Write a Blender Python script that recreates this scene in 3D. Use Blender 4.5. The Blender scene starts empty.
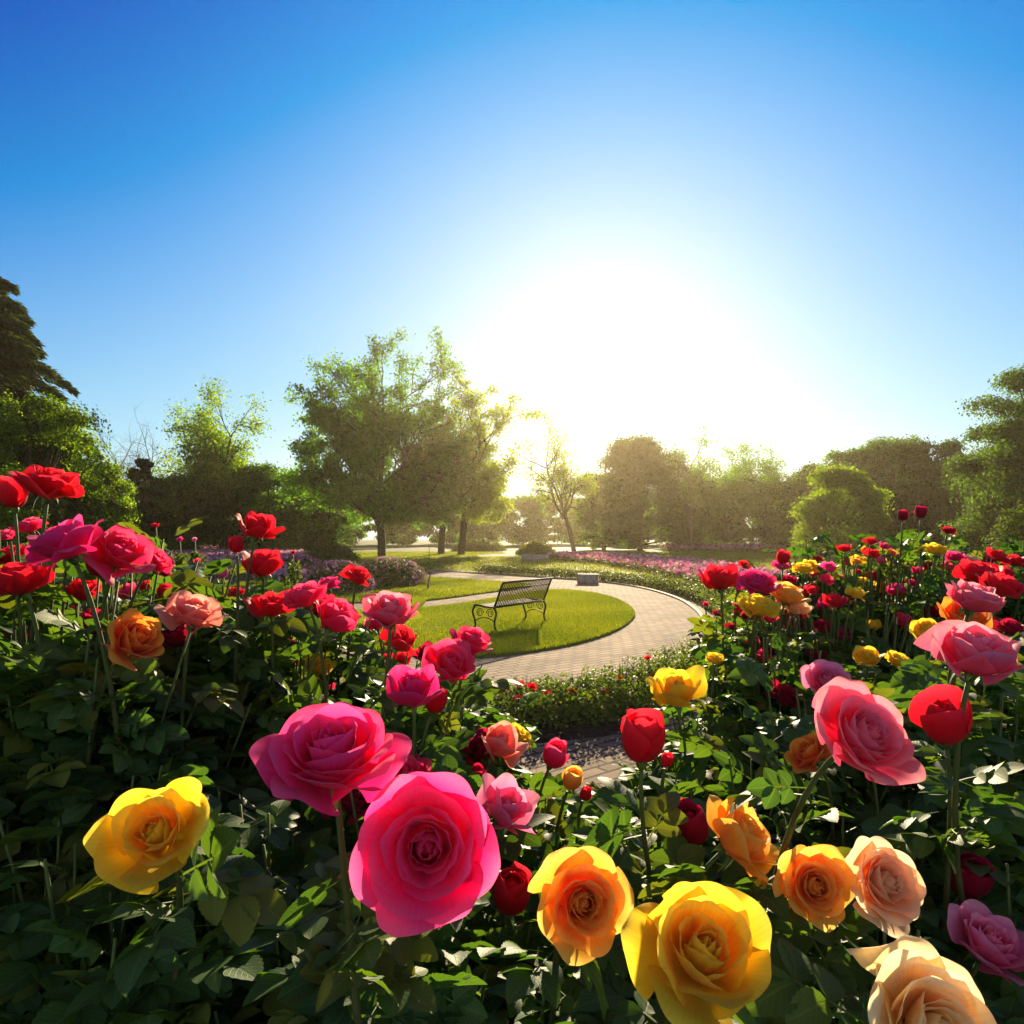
import bpy, math, random
import numpy as np
from mathutils import Vector, Matrix

C = bpy.context.scene.collection
R = math.radians
rng = np.random.default_rng(7)
random.seed(7)

# ------------------------------------------------------------------ camera, sky, sun, exposure
FPX, CZ, HZ = 683.0, 1.75, 535.0
cam_d = bpy.data.cameras.new("camera"); cam = bpy.data.objects.new("camera", cam_d); C.objects.link(cam)
cam.location = (0, 0, CZ); cam.rotation_euler = (R(90), 0, 0)
cam_d.sensor_width = 36; cam_d.lens = 36 * FPX / 1024
cam_d.shift_y = (HZ - 512) / 1024
cam_d.clip_start = 0.02; cam_d.clip_end = 3000
sc = bpy.context.scene
sc.camera = cam

EXPOSURE, SKY_STRENGTH = 1.4, 0.10
SUN_EL, SUN_AZ = R(16.5), R(7.5)
S = Vector((math.sin(SUN_AZ) * math.cos(SUN_EL), math.cos(SUN_AZ) * math.cos(SUN_EL), math.sin(SUN_EL)))
world = bpy.data.worlds.new("World"); sc.world = world; world.use_nodes = True
nt = world.node_tree; nt.nodes.clear()
wo = nt.nodes.new('ShaderNodeOutputWorld'); bg = nt.nodes.new('ShaderNodeBackground')
sky = nt.nodes.new('ShaderNodeTexSky'); sky.sky_type = 'NISHITA'; sky.sun_disc = False
sky.sun_elevation = SUN_EL; sky.sun_rotation = SUN_AZ
sky.altitude = 100; sky.air_density = 1.0; sky.dust_density = 0.1; sky.ozone_density = 3.0
def vmath(op, a, b):
    n = nt.nodes.new('ShaderNodeVectorMath'); n.operation = op
    for k, v in enumerate((a, b)):
        if isinstance(v, tuple): n.inputs[k].default_value = v
        else: nt.links.new(v, n.inputs[k])
    return n.outputs['Value'] if op == 'DOT_PRODUCT' else n.outputs[0]
def smath(op, a, b):
    n = nt.nodes.new('ShaderNodeMath'); n.operation = op; nt.links.new(a, n.inputs[0]); n.inputs[1].default_value = b
    return n.outputs[0]
gm = nt.nodes.new('ShaderNodeGamma'); gm.inputs['Gamma'].default_value = 1.329
nt.links.new(sky.outputs['Color'], gm.inputs['Color'])
cur = vmath('MULTIPLY', gm.outputs[0], (0.079, 0.141, 0.195))
tc = nt.nodes.new('ShaderNodeTexCoord')
nrm = nt.nodes.new('ShaderNodeVectorMath'); nrm.operation = 'NORMALIZE'; nt.links.new(tc.outputs['Generated'], nrm.inputs[0])
dotv = vmath('DOT_PRODUCT', nrm.outputs[0], tuple(S)); dot = smath('MAXIMUM', dotv, 0.0)
def add_scaled(cur, fac, col):
    n = nt.nodes.new('ShaderNodeVectorMath'); n.operation = 'SCALE'; n.inputs[0].default_value = col; nt.links.new(fac, n.inputs['Scale'])
    return vmath('ADD', cur, n.outputs[0])
cur = add_scaled(cur, smath('POWER', dot, 9.97), (0.405, 0.587, 2.08))       # the aureole of the sun in clear morning air
sx = nt.nodes.new('ShaderNodeSeparateXYZ'); nt.links.new(nrm.outputs[0], sx.inputs[0])
low = nt.nodes.new('ShaderNodeMath'); low.operation = 'SUBTRACT'; low.inputs[0].default_value = 1.0; nt.links.new(smath('MAXIMUM', sx.outputs['Z'], 0.0), low.inputs[1])
cur = add_scaled(cur, smath('POWER', low.outputs[0], 0.932), (0.702, 0.110, 0.142))   # paler towards the horizon, deeper blue overhead
cur = vmath('MAXIMUM', vmath('SUBTRACT', cur, (0.597, 0.303, 0.444)), (0.0, 0.0, 0.0))
sep = nt.nodes.new('ShaderNodeSeparateXYZ'); nt.links.new(cur, sep.inputs[0]); com = nt.nodes.new('ShaderNodeCombineXYZ')
for ch in 'XYZ':                                                               # soft shoulder: the sky never jumps to white
    e = nt.nodes.new('ShaderNodeMath'); e.operation = 'EXPONENT'; nt.links.new(smath('MULTIPLY', sep.outputs[ch], -1.0), e.inputs[0])
    f = nt.nodes.new('ShaderNodeMath'); f.operation = 'SUBTRACT'; f.inputs[0].default_value = 1.0; nt.links.new(e.outputs[0], f.inputs[1])
    nt.links.new(smath('MULTIPLY', f.outputs[0], 1.06), com.inputs[ch])
cur = add_scaled(com.outputs[0], smath('MAXIMUM', smath('MULTIPLY', dotv, -1.0), 0.0), (0.85, 0.76, 0.62))   # warm fill glow added to the unseen sky opposite the sun, for frontal light
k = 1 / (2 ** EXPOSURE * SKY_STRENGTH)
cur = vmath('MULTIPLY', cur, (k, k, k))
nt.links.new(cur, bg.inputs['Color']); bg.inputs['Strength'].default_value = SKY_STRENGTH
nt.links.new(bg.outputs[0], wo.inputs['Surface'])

sl = bpy.data.lights.new("sun", 'SUN'); sl.energy = 5.0; sl.angle = R(0.5); sl.color = (1.0, 0.80, 0.52)
sun = bpy.data.objects.new("sun", sl); C.objects.link(sun)
sun.rotation_euler = S.to_track_quat('Z', 'Y').to_euler(); sun.location = (0, 0, 60)

sc.view_settings.view_transform = 'Standard'; sc.view_settings.look = 'None'
sc.view_settings.exposure = EXPOSURE; sc.view_settings.gamma = 1; sc.view_settings.use_curve_mapping = False
sc.cycles.use_denoising = True
sc.cycles.max_bounces = 8; sc.cycles.transmission_bounces = 6; sc.cycles.volume_bounces = 0
sc.cycles.diffuse_bounces = 4; sc.cycles.transparent_max_bounces = 6
sc.cycles.sample_clamp_indirect = 6

HAZE_DENSITY = 0.0004

# ------------------------------------------------------------------ helpers
def at(px, py, d):
    return np.array([(px - 512) / FPX * d, d, CZ - (py - HZ) / FPX * d])
def gnd(px, py):
    d = FPX * CZ / (py - HZ); return np.array([(px - 512) / FPX * d, d])

def empty(name, loc, rz=0):
    o = bpy.data.objects.new(name, None); C.objects.link(o); o.location = [float(v) for v in loc]
    o.rotation_euler = (0, 0, rz); o.empty_display_size = 0.1
    return o
def tag(o, label=None, cat=None, group=None, kind=None):
    if label: o['label'] = label
    if cat: o['category'] = cat
    if group: o['group'] = group
    if kind: o['kind'] = kind
    return o

def mesh(name, V, polys, mat, parent=None, smooth=False, col=None, uv=None):
    """V (n,3); polys: one (m,k) int array or a list of them / list of index lists"""
    V = np.asarray(V, dtype=np.float32)
    if isinstance(polys, np.ndarray): polys = [polys]
    loops, starts, n = [], [], 0
    for p in polys:
        p = np.asarray(p, dtype=np.int32)
        if p.ndim == 1: p = p[None, :]
        if len(p) == 0: continue
        starts.append(n + np.arange(len(p)) * p.shape[1]); n += p.size; loops.append(p.ravel())
    loops = np.concatenate(loops); starts = np.concatenate(starts)
    me = bpy.data.meshes.new(name)
    me.vertices.add(len(V)); me.vertices.foreach_set('co', V.ravel())
    me.loops.add(len(loops)); me.loops.foreach_set('vertex_index', loops.astype(np.int32))
    me.polygons.add(len(starts)); me.polygons.foreach_set('loop_start', starts.astype(np.int32))
    if smooth: me.polygons.foreach_set('use_smooth', np.ones(len(starts), dtype=bool))
    if col is not None:
        a = me.attributes.new('col', 'FLOAT_COLOR', 'POINT')
        cc = np.ones((len(V), 4), dtype=np.float32); cc[:, :3] = col; a.data.foreach_set('color', cc.ravel())
    if uv is not None:
        a = me.attributes.new('luv', 'FLOAT_VECTOR', 'POINT')
        cc = np.zeros((len(V), 3), dtype=np.float32); cc[:, :uv.shape[1]] = uv; a.data.foreach_set('vector', cc.ravel())
    me.update(calc_edges=True); me.validate()
    if mat is not None: me.materials.append(mat)
    o = bpy.data.objects.new(name, me); C.objects.link(o)
    if parent is not None: o.parent = parent
    return o

class MB:
    """collects pieces into ONE mesh"""
    def __init__(s): s.V, s.P, s.C, s.U, s.n = [], [], [], [], 0
    def add(s, V, P, col=None, uv=None):
        V = np.asarray(V, dtype=np.float64)
        for p in (P if isinstance(P, list) else [P]): s.P.append(np.asarray(p) + s.n)
        s.V.append(V); s.n += len(V)
        if col is not None: s.C.append(np.broadcast_to(np.asarray(col, dtype=np.float64), (len(V), 3)))
        if uv is not None: s.U.append(uv)
    def build(s, name, mat, parent=None, smooth=False):
        return mesh(name, np.concatenate(s.V), s.P, mat, parent, smooth,
                    np.concatenate(s.C) if s.C else None, np.concatenate(s.U) if s.U else None)
    def box(s, c, size, M=None, col=None):
        x, y, z = np.array(size) / 2
        V = np.array([[-x,-y,-z],[x,-y,-z],[x,y,-z],[-x,y,-z],[-x,-y,z],[x,-y,z],[x,y,z],[-x,y,z]])
        if M is not None: V = V @ np.array(M).T
        s.add(V + np.array(c), np.array([[0,3,2,1],[4,5,6,7],[0,1,5,4],[1,2,6,5],[2,3,7,6],[3,0,4,7]]), col)
    def tube(s, pts, rad, n=6, col=None):
        pts = np.asarray(pts, dtype=np.float64); m = len(pts)
        rad = np.broadcast_to(np.asarray(rad, dtype=np.float64), (m,))
        T = np.gradient(pts, axis=0); T /= np.linalg.norm(T, axis=1)[:, None] + 1e-12
        ref = np.array([0.0, 0, 1]) if abs(T[0, 2]) < 0.9 else np.array([1.0, 0, 0])
        rings = []
        for i in range(m):
            a = np.cross(T[i], ref); la = np.linalg.norm(a)
            if la < 1e-6: a = np.cross(T[i], [0.0, 1, 0.3]); la = np.linalg.norm(a)
            a /= la; b = np.cross(T[i], a); ref = np.cross(a, T[i])
            ang = np.arange(n) * 2 * np.pi / n
            rings.append(pts[i] + rad[i] * (np.cos(ang)[:, None] * a + np.sin(ang)[:, None] * b))
        V = np.concatenate(rings)
        i = np.arange(m - 1)[:, None] * n; j = np.arange(n)[None, :]; k = (j + 1) % n
        Q = np.stack([i + j, i + k, i + n + k, i + n + j], -1).reshape(-1, 4)
        s.add(V, [Q, np.arange(n)[None, ::-1], (np.arange(n) + (m - 1) * n)[None, :]], col)

def bez(p0, p1, p2, n):
    t = np.linspace(0, 1, n)[:, None]
    return (1 - t) ** 2 * p0 + 2 * t * (1 - t) * p1 + t ** 2 * p2
def catmull(P, per=8, closed=False):
    P = np.asarray(P, dtype=np.float64); n = len(P); out = []
    for i in range(n if closed else n - 1):
        if closed: a, b, c, d = P[(i-1) % n], P[i], P[(i+1) % n], P[(i+2) % n]
        else: a, b, c, d = P[max(i-1,0)], P[i], P[i+1], P[min(i+2,n-1)]
        for t in np.arange(per) / per:
            out.append(0.5 * (2*b + (c-a)*t + (2*a-5*b+4*c-d)*t*t + (3*b-a-3*c+d)*t**3))
    if not closed: out.append(P[-1])
    return np.array(out)
def inside(poly, pts):
    x, y = pts[:, 0], pts[:, 1]; r = np.zeros(len(pts), bool); n = len(poly); j = n - 1
    for i in range(n):
        xi, yi = poly[i]; xj, yj = poly[j]
        c = ((yi > y) != (yj > y)) & (x < (xj - xi) * (y - yi) / (yj - yi + 1e-12) + xi)
        r ^= c; j = i
    return r
def scatter(poly, n):
    poly = np.asarray(poly); lo, hi = poly.min(0), poly.max(0); out = []; got = 0
    while got < n:
        p = rng.uniform(lo, hi, (n * 2, 2)); p = p[inside(poly, p)]; out.append(p); got += len(p)
    return np.concatenate(out)[:n]
def rand_rot(n):
    q = rng.normal(size=(n, 4)); q /= np.linalg.norm(q, axis=1)[:, None]; w, x, y, z = q.T
    return np.stack([1-2*(y*y+z*z), 2*(x*y-z*w), 2*(x*z+y*w), 2*(x*y+z*w), 1-2*(x*x+z*z), 2*(y*z-x*w),
                     2*(x*z-y*w), 2*(y*z+x*w), 1-2*(x*x+y*y)], -1).reshape(n, 3, 3)
def frames(Y, N):
    """rotation matrices whose y column is along Y and whose z column is near N"""
    Y = Y / np.linalg.norm(Y, axis=1)[:, None]
    X = np.cross(Y, N); X /= np.linalg.norm(X, axis=1)[:, None] + 1e-9
    Z = np.cross(X, Y)
    return np.stack([X, Y, Z], -1)
def place(T, Q, M, pos, scale):
    """copies of template vertices T under matrices M, scaled and moved"""
    n = len(pos); V = np.einsum('nij,kj->nki', M, T) * np.asarray(scale).reshape(-1, 1, 1) + pos[:, None, :]
    P = (Q[None] + (np.arange(n) * len(T))[:, None, None]).reshape(-1, Q.shape[1])
    return V.reshape(-1, 3), P

# ------------------------------------------------------------------ materials
def mat_new(name):
    m = bpy.data.materials.new(name); m.use_nodes = True; m.node_tree.nodes.clear()
    return m, m.node_tree.nodes, m.node_tree.links
def leafy(name, transl=0.4, rough=0.45, tcol=(1.5, 1.45, 0.45), spec=0.5, vein=False, noise=0.0, nscale=300, sheen=0.0):
    m, N, L = mat_new(name)
    out = N.new('ShaderNodeOutputMaterial'); mix = N.new('ShaderNodeMixShader'); mix.inputs[0].default_value = transl
    pb = N.new('ShaderNodeBsdfPrincipled'); tr = N.new('ShaderNodeBsdfTranslucent')
    at_ = N.new('ShaderNodeAttribute'); at_.attribute_name = 'col'
    base = at_.outputs['Color']
    if vein:
        uv = N.new('ShaderNodeAttribute'); uv.attribute_name = 'luv'
        sx = N.new('ShaderNodeSeparateXYZ'); L.new(uv.outputs['Vector'], sx.inputs[0])
        ab = N.new('ShaderNodeMath'); ab.operation = 'ABSOLUTE'; L.new(sx.outputs['X'], ab.inputs[0])
        k = N.new('ShaderNodeMath'); k.operation = 'MULTIPLY_ADD'; k.inputs[1].default_value = -0.35
        L.new(ab.outputs[0], k.inputs[0]); L.new(sx.outputs['Y'], k.inputs[2])
        w = N.new('ShaderNodeMath'); w.operation = 'MULTIPLY'; w.inputs[1].default_value = 48.0; L.new(k.outputs[0], w.inputs[0])
        sn = N.new('ShaderNodeMath'); sn.operation = 'SINE'; L.new(w.outputs[0], sn.inputs[0])
        mr = N.new('ShaderNodeMapRange'); mr.inputs[1].default_value = 0.86; mr.inputs[2].default_value = 1.0; L.new(sn.outputs[0], mr.inputs[0])
        mid = N.new('ShaderNodeMapRange'); mid.inputs[1].default_value = 0.10; mid.inputs[2].default_value = 0.03; L.new(ab.outputs[0], mid.inputs[0])
        mxx = N.new('ShaderNodeMath'); mxx.operation = 'MAXIMUM'; L.new(mr.outputs[0], mxx.inputs[0]); L.new(mid.outputs[0], mxx.inputs[1])
        mc = N.new('ShaderNodeMix'); mc.data_type = 'RGBA'; mc.blend_type = 'MIX'
        sc_ = N.new('ShaderNodeMath'); sc_.operation = 'MULTIPLY'; sc_.inputs[1].default_value = 0.35; L.new(mxx.outputs[0], sc_.inputs[0])
        L.new(sc_.outputs[0], mc.inputs['Factor']); L.new(base, mc.inputs['A']); mc.inputs['B'].default_value = (0.16, 0.22, 0.07, 1)
        base = mc.outputs['Result']
        bp = N.new('ShaderNodeBump'); bp.inputs['Strength'].default_value = 0.25; bp.inputs['Distance'].default_value = 0.001; bp.invert = True
        L.new(mxx.outputs[0], bp.inputs['Height']); L.new(bp.outputs[0], pb.inputs['Normal'])
    if noise:
        uv = N.new('ShaderNodeAttribute'); uv.attribute_name = 'luv'
        mp = N.new('ShaderNodeMapping'); mp.inputs['Scale'].default_value = (9, 1.0, 1); L.new(uv.outputs['Vector'], mp.inputs[0])
        nz = N.new('ShaderNodeTexNoise'); nz.inputs['Scale'].default_value = 2.2; nz.inputs['Detail'].default_value = 4
        L.new(mp.outputs[0], nz.inputs['Vector'])
        mr = N.new('ShaderNodeMapRange'); mr.inputs[1].default_value = 0.3; mr.inputs[2].default_value = 0.7
        mr.inputs[3].default_value = 1 - noise; mr.inputs[4].default_value = 1 + noise; L.new(nz.outputs[0], mr.inputs[0])
        vm = N.new('ShaderNodeVectorMath'); vm.operation = 'SCALE'; L.new(base, vm.inputs[0]); L.new(mr.outputs[0], vm.inputs['Scale'])
        base = vm.outputs[0]
        bp = N.new('ShaderNodeBump'); bp.inputs['Strength'].default_value = 0.12; bp.inputs['Distance'].default_value = 0.001
        L.new(nz.outputs[0], bp.inputs['Height']); L.new(bp.outputs[0], pb.inputs['Normal']); L.new(bp.outputs[0], tr.inputs['Normal'])
    L.new(base, pb.inputs['Base Color']); pb.inputs['Roughness'].default_value = rough
    pb.inputs['Specular IOR Level'].default_value = spec
    if sheen: pb.inputs['Sheen Weight'].default_value = sheen
    vm = N.new('ShaderNodeVectorMath'); vm.operation = 'MULTIPLY'; vm.inputs[1].default_value = tcol; L.new(base, vm.inputs[0])
    L.new(vm.outputs[0], tr.inputs['Color'])
    L.new(pb.outputs[0], mix.inputs[1]); L.new(tr.outputs[0], mix.inputs[2]); L.new(mix.outputs[0], out.inputs['Surface'])
    return m
def solid(name, c1, c2, scale=8, rough=0.7, bump=0.3, bdist=0.01, metal=0.0, detail=6, extra=None):
    m, N, L = mat_new(name)
    out = N.new('ShaderNodeOutputMaterial'); pb = N.new('ShaderNodeBsdfPrincipled')
    tc = N.new('ShaderNodeTexCoord'); nz = N.new('ShaderNodeTexNoise'); nz.inputs['Scale'].default_value = scale; nz.inputs['Detail'].default_value = detail
    L.new(tc.outputs['Object'], nz.inputs['Vector'])
    cr = N.new('ShaderNodeValToRGB'); cr.color_ramp.elements[0].position = 0.32; cr.color_ramp.elements[1].position = 0.68
    cr.color_ramp.elements[0].color = (*c1, 1); cr.color_ramp.elements[1].color = (*c2, 1); L.new(nz.outputs[0], cr.inputs[0])
    L.new(cr.outputs[0], pb.inputs['Base Color']); pb.inputs['Roughness'].default_value = rough; pb.inputs['Metallic'].default_value = metal; pb.inputs['Specular IOR Level'].default_value = 0.25 if rough < .5 else 0.1
    bp = N.new('ShaderNodeBump'); bp.inputs['Strength'].default_value = bump; bp.inputs['Distance'].default_value = bdist
    L.new(nz.outputs[0], bp.inputs['Height']); L.new(bp.outputs[0], pb.inputs['Normal'])
    L.new(pb.outputs[0], out.inputs['Surface'])
    return m
def paving(name):
    m, N, L = mat_new(name)
    out = N.new('ShaderNodeOutputMaterial'); pb = N.new('ShaderNodeBsdfPrincipled')
    tc = N.new('ShaderNodeTexCoord'); mp = N.new('ShaderNodeMapping'); mp.inputs['Rotation'].default_value = (0, 0, R(-38))
    L.new(tc.outputs['Object'], mp.inputs[0])
    br = N.new('ShaderNodeTexBrick'); br.inputs['Scale'].default_value = 1.0
    br.inputs['Brick Width'].default_value = 0.26; br.inputs['Row Height'].default_value = 0.13
    br.inputs['Mortar Size'].default_value = 0.016; br.inputs['Mortar Smooth'].default_value = 0.3; br.inputs['Bias'].default_value = -0.1
    br.inputs['Color1'].default_value = (0.38, 0.265, 0.165, 1); br.inputs['Color2'].default_value = (0.22, 0.155, 0.10, 1)
    br.inputs['Mortar'].default_value = (0.07, 0.06, 0.045, 1)
    L.new(mp.outputs[0], br.inputs['Vector'])
    nz = N.new('ShaderNodeTexNoise'); nz.inputs['Scale'].default_value = 1.3; nz.inputs['Detail'].default_value = 8; L.new(tc.outputs['Object'], nz.inputs['Vector'])
    mr = N.new('ShaderNodeMapRange'); mr.inputs[1].default_value = 0.3; mr.inputs[2].default_value = 0.7; mr.inputs[3].default_value = 0.55; mr.inputs[4].default_value = 1.2
    L.new(nz.outputs[0], mr.inputs[0])
    vm = N.new('ShaderNodeVectorMath'); vm.operation = 'SCALE'; L.new(br.outputs['Color'], vm.inputs[0]); L.new(mr.outputs[0], vm.inputs['Scale'])
    L.new(vm.outputs[0], pb.inputs['Base Color']); pb.inputs['Roughness'].default_value = 0.9; pb.inputs['Specular IOR Level'].default_value = 0.12
    n2 = N.new('ShaderNodeTexNoise'); n2.inputs['Scale'].default_value = 60; L.new(tc.outputs['Object'], n2.inputs['Vector'])
    sb = N.new('ShaderNodeMath'); sb.operation = 'MULTIPLY_ADD'; sb.inputs[1].default_value = -1.0
    L.new(br.outputs['Fac'], sb.inputs[0])
    s2 = N.new('ShaderNodeMath'); s2.operation = 'MULTIPLY'; s2.inputs[1].default_value = 0.35; L.new(n2.outputs[0], s2.inputs[0]); L.new(s2.outputs[0], sb.inputs[2])
    bp = N.new('ShaderNodeBump'); bp.inputs['Strength'].default_value = 0.9; bp.inputs['Distance'].default_value = 0.012
    L.new(sb.outputs[0], bp.inputs['Height']); L.new(bp.outputs[0], pb.inputs['Normal'])
    L.new(pb.outputs[0], out.inputs['Surface'])
    return m

M_petal = leafy('rose_petal', transl=0.58, rough=0.6, tcol=(1.12, 1.02, 0.98), spec=0.15, noise=0.06, sheen=0.1)
M_petal2 = leafy('small_petal', transl=0.35, rough=0.6, tcol=(1.0, 1, 1), spec=0.1)
M_leaf = leafy('rose_leaf', transl=0.38, rough=0.52, tcol=(2.2, 2.1, 0.4), spec=0.2, vein=True)
M_leaf_far = leafy('small_leaf', transl=0.44, rough=0.5, tcol=(2.3, 2.2, 0.4), spec=0.08)
M_tree = leafy('tree_leaf', transl=0.66, rough=0.6, tcol=(2.5, 2.8, 0.5), spec=0.06)
M_conifer = leafy('conifer_needle', transl=0.2, rough=0.6, tcol=(1.6, 1.4, 0.4), spec=0.2)
M_grassblade = leafy('grass_blade', transl=0.5, rough=0.5, tcol=(2.0, 1.7, 0.35), spec=0.3)
M_stem = leafy('green_stem', transl=0.05, rough=0.6, spec=0.15)
M_bark = solid('bark', (0.05, 0.038, 0.020), (0.13, 0.10, 0.055), 6, 0.9, 0.8, 0.05)
M_lawn = solid('lawn', (0.06, 0.095, 0.012), (0.12, 0.15, 0.02), 1.1, 0.8, 0.6, 0.05, detail=12)
M_meadow = solid('meadow', (0.05, 0.085, 0.012), (0.11, 0.135, 0.02), 0.35, 0.85, 0.7, 0.08, detail=14)
M_soil = solid('soil', (0.02, 0.014, 0.009), (0.055, 0.04, 0.027), 14, 0.95, 0.9, 0.03)
M_path = paving('brick_paving')
M_kerb = solid('kerb_stone', (0.10, 0.085, 0.065), (0.17, 0.14, 0.11), 9, 0.75, 0.4, 0.004)
M_gravel = solid('pale_gravel', (0.20, 0.165, 0.125), (0.31, 0.26, 0.20), 30, 0.9, 0.8, 0.01)
M_stone = solid('grey_stone', (0.17, 0.155, 0.135), (0.30, 0.27, 0.24), 7, 0.8, 0.4, 0.01)
M_iron = solid('dark_green_iron', (0.006, 0.014, 0.011), (0.015, 0.026, 0.02), 25, 0.65, 0.2, 0.002, metal=0.0)
M_wood = solid('grey_wood', (0.08, 0.06, 0.045), (0.16, 0.12, 0.09), 20, 0.8, 0.4, 0.004)

# ------------------------------------------------------------------ ground, path, lawns
def sheet(name, poly, z, mat, skirt=0.0):
    poly = np.asarray(poly); n = len(poly)
    V = np.column_stack([poly, np.full(n, z)])
    P = [np.arange(n)[None, :]]
    if skirt:
        V = np.concatenate([V, np.column_stack([poly, np.full(n, z - skirt)])])
        i = np.arange(n); j = (i + 1) % n; P.append(np.stack([i, i + n, j + n, j], -1))
    # orient upwards
    a = 0.5 * np.sum(poly[:, 0] * np.roll(poly[:, 1], -1) - np.roll(poly[:, 0], -1) * poly[:, 1])
    if a < 0: P = [p[:, ::-1] for p in P]
    return mesh(name, V, P, mat)
G = 240
o = sheet('ground', [(-G, -G), (G, -G), (G, G), (-G, G)], 0.0, M_meadow); tag(o, kind='structure')

px_outer = [(250, 566), (330, 567.5), (400, 570), (440, 571.5), (500, 575), (560, 579), (600, 582.5), (640, 588), (675, 598), (697, 611),
            (706, 626), (703, 643), (690, 660), (668, 677), (640, 693)]
px_near = [(600, 703), (540, 711), (470, 709), (400, 699), (330, 680), (270, 660), (210, 640), (130, 617), (60, 600)]
outer = catmull([gnd(*p) for p in px_outer], 8)
near = catmull([gnd(*p) for p in px_near], 6)
paved = np.concatenate([outer, near, [gnd(60, 585), gnd(150, 572)]])
o = sheet('path', paved, 0.008, M_path); tag(o, kind='structure')
px_lawn = [(634, 612), (629, 624), (600, 638.5), (540, 652), (460, 659), (400, 655), (330, 645), (260, 632), (200, 620), (215, 612), (300, 612.5), (380, 611),
           (430, 608.5), (470, 603.5), (505, 597.5), (535, 592.5), (560, 590.8), (590, 593.5), (617, 600.5)]
lawn = catmull([gnd(*p) for p in px_lawn], 8, True)
o = sheet('lawn', lawn, 0.035, M_lawn, 0.03); tag(o, kind='structure')
px_wedge = [(533, 586.3), (515, 590), (480, 594.5), (440, 600), (400, 603), (330, 603), (270, 598), (260, 585), (330, 577), (400, 577), (440, 578.3), (480, 581), (515, 584)]
wedge = catmull([gnd(*p) for p in px_wedge], 8, True)
o = sheet('lawn', wedge, 0.035, M_lawn, 0.03); tag(o, kind='structure')
bed = np.concatenate([near[::-1], [gnd(640, 693)], [(3.3, 8.5), (9, 8), (9, -3), (-12, -3), (-14, 12)]])
o = sheet('soil_bed', bed, 0.004, M_soil); tag(o, kind='structure')
# the low path in front of the flower border
lp = catmull([(-1.6, 4.1), (-0.4, 4.25), (0.6, 4.55), (1.6, 5.2), (2.4, 6.2), (1.8, 6.9), (1.1, 6.1), (0.4, 5.75), (-0.5, 5.55), (-1.6, 5.4)], 6, True)
o = sheet('lower_path', lp, 0.012, M_path); tag(o, kind='structure')
fp = np.array([gnd(478, 557), gnd(520, 556.6), gnd(575, 559.0), gnd(580, 557), gnd(530, 552.5), gnd(508, 551), gnd(494, 551.2), gnd(506, 553.5), gnd(478, 555.2)])
o = sheet('gravel_path', fp, 0.006, M_gravel); tag(o, kind='structure')
def kerb(name, line, w, h, mat):
    line = np.asarray(line); T = np.gradient(line, axis=0); T /= np.linalg.norm(T, axis=1)[:, None]
    Nn = np.column_stack([T[:, 1], -T[:, 0]]); n = len(line)
    a, b = line - Nn * w / 2, line + Nn * w / 2
    bev = 0.015
    prof = [(a, 0.0), (a, h - bev), (a + Nn * bev, h), (b - Nn * bev, h), (b, h - bev), (b, 0.0)]
    V = np.concatenate([np.column_stack([p, np.full(n, z)]) for p, z in prof])
    P = []
    for k in range(5):
        i = np.arange(n - 1) + k * n; P.append(np.stack([i, i + n, i + n + 1, i + 1], -1))
    return mesh(name, V, P, mat)
tag(kerb('kerb', outer[16:], 0.12, 0.05, M_kerb), kind='structure')
lawn_edge = np.concatenate([lawn, lawn[:1]])
c = lawn.mean(0)
# grass blades on the lawns and on the nearer meadow
def blades(name, pts, z, hmin, hmax, w, label=None):
    n = len(pts)
    T = np.array([[-0.5, 0, 0], [0.5, 0, 0], [0.38, 0.12, 0.55], [-0.38, 0.12, 0.55], [0, 0.45, 1.0]])
    a = rng.uniform(0, 2 * np.pi, n); h = rng.uniform(hmin, hmax, n); wd = w * rng.uniform(0.7, 1.3, n)
    V = np.empty((n, 5, 3))
    lx, ly, lz = T[:, 0][None] * wd[:, None], T[:, 1][None] * h[:, None], T[:, 2][None] * h[:, None]
    ca, sa = np.cos(a)[:, None], np.sin(a)[:, None]
    V[..., 0] = pts[:, 0:1] + lx * ca - ly * sa; V[..., 1] = pts[:, 1:2] + lx * sa + ly * ca; V[..., 2] = z + lz
    i = np.arange(n)[:, None] * 5
    g = .5 + .28 * np.sin(pts[:, 0] * 1.1 + 2 * np.sin(pts[:, 1] * .6)) * np.sin(pts[:, 1] * .9 + pts[:, 0] * .4) + rng.normal(0, .22, n)
    g = np.clip(g, 0, 1)[:, None]; c = np.array([0.075, 0.135, 0.012]) * (1 - g) + np.array([0.22, 0.265, 0.02]) * g
    o = mesh(name, V.reshape(-1, 3), [i + np.array([[0, 1, 2, 3]]), i + np.array([[3, 2, 4]])], M_grassblade, col=np.repeat(c, 5, 0))
    tag(o, label, 'grass', kind='stuff')
blades('grass', scatter(lawn, 110000), 0.033, 0.03, 0.065, 0.010, 'short sunlit grass of the lawn under the bench')
blades('grass', scatter(wedge, 50000), 0.033, 0.03, 0.07, 0.016, 'short green grass of the small lawn between the two paths')
mead = np.array([gnd(300, 560), gnd(420, 568.5), gnd(500, 573.5), gnd(600, 580), gnd(700, 600), (6.5, 17), (16, 25), (26, 70), (-26, 70)])
mp_ = scatter(mead, 90000); mp_ = mp_[~inside(fp, mp_)]
mp_ = mp_[~inside(paved, mp_)]
blades('grass', mp_, 0.0, 0.05, 0.12, 0.035, 'open grass beyond the curving path')

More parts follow.
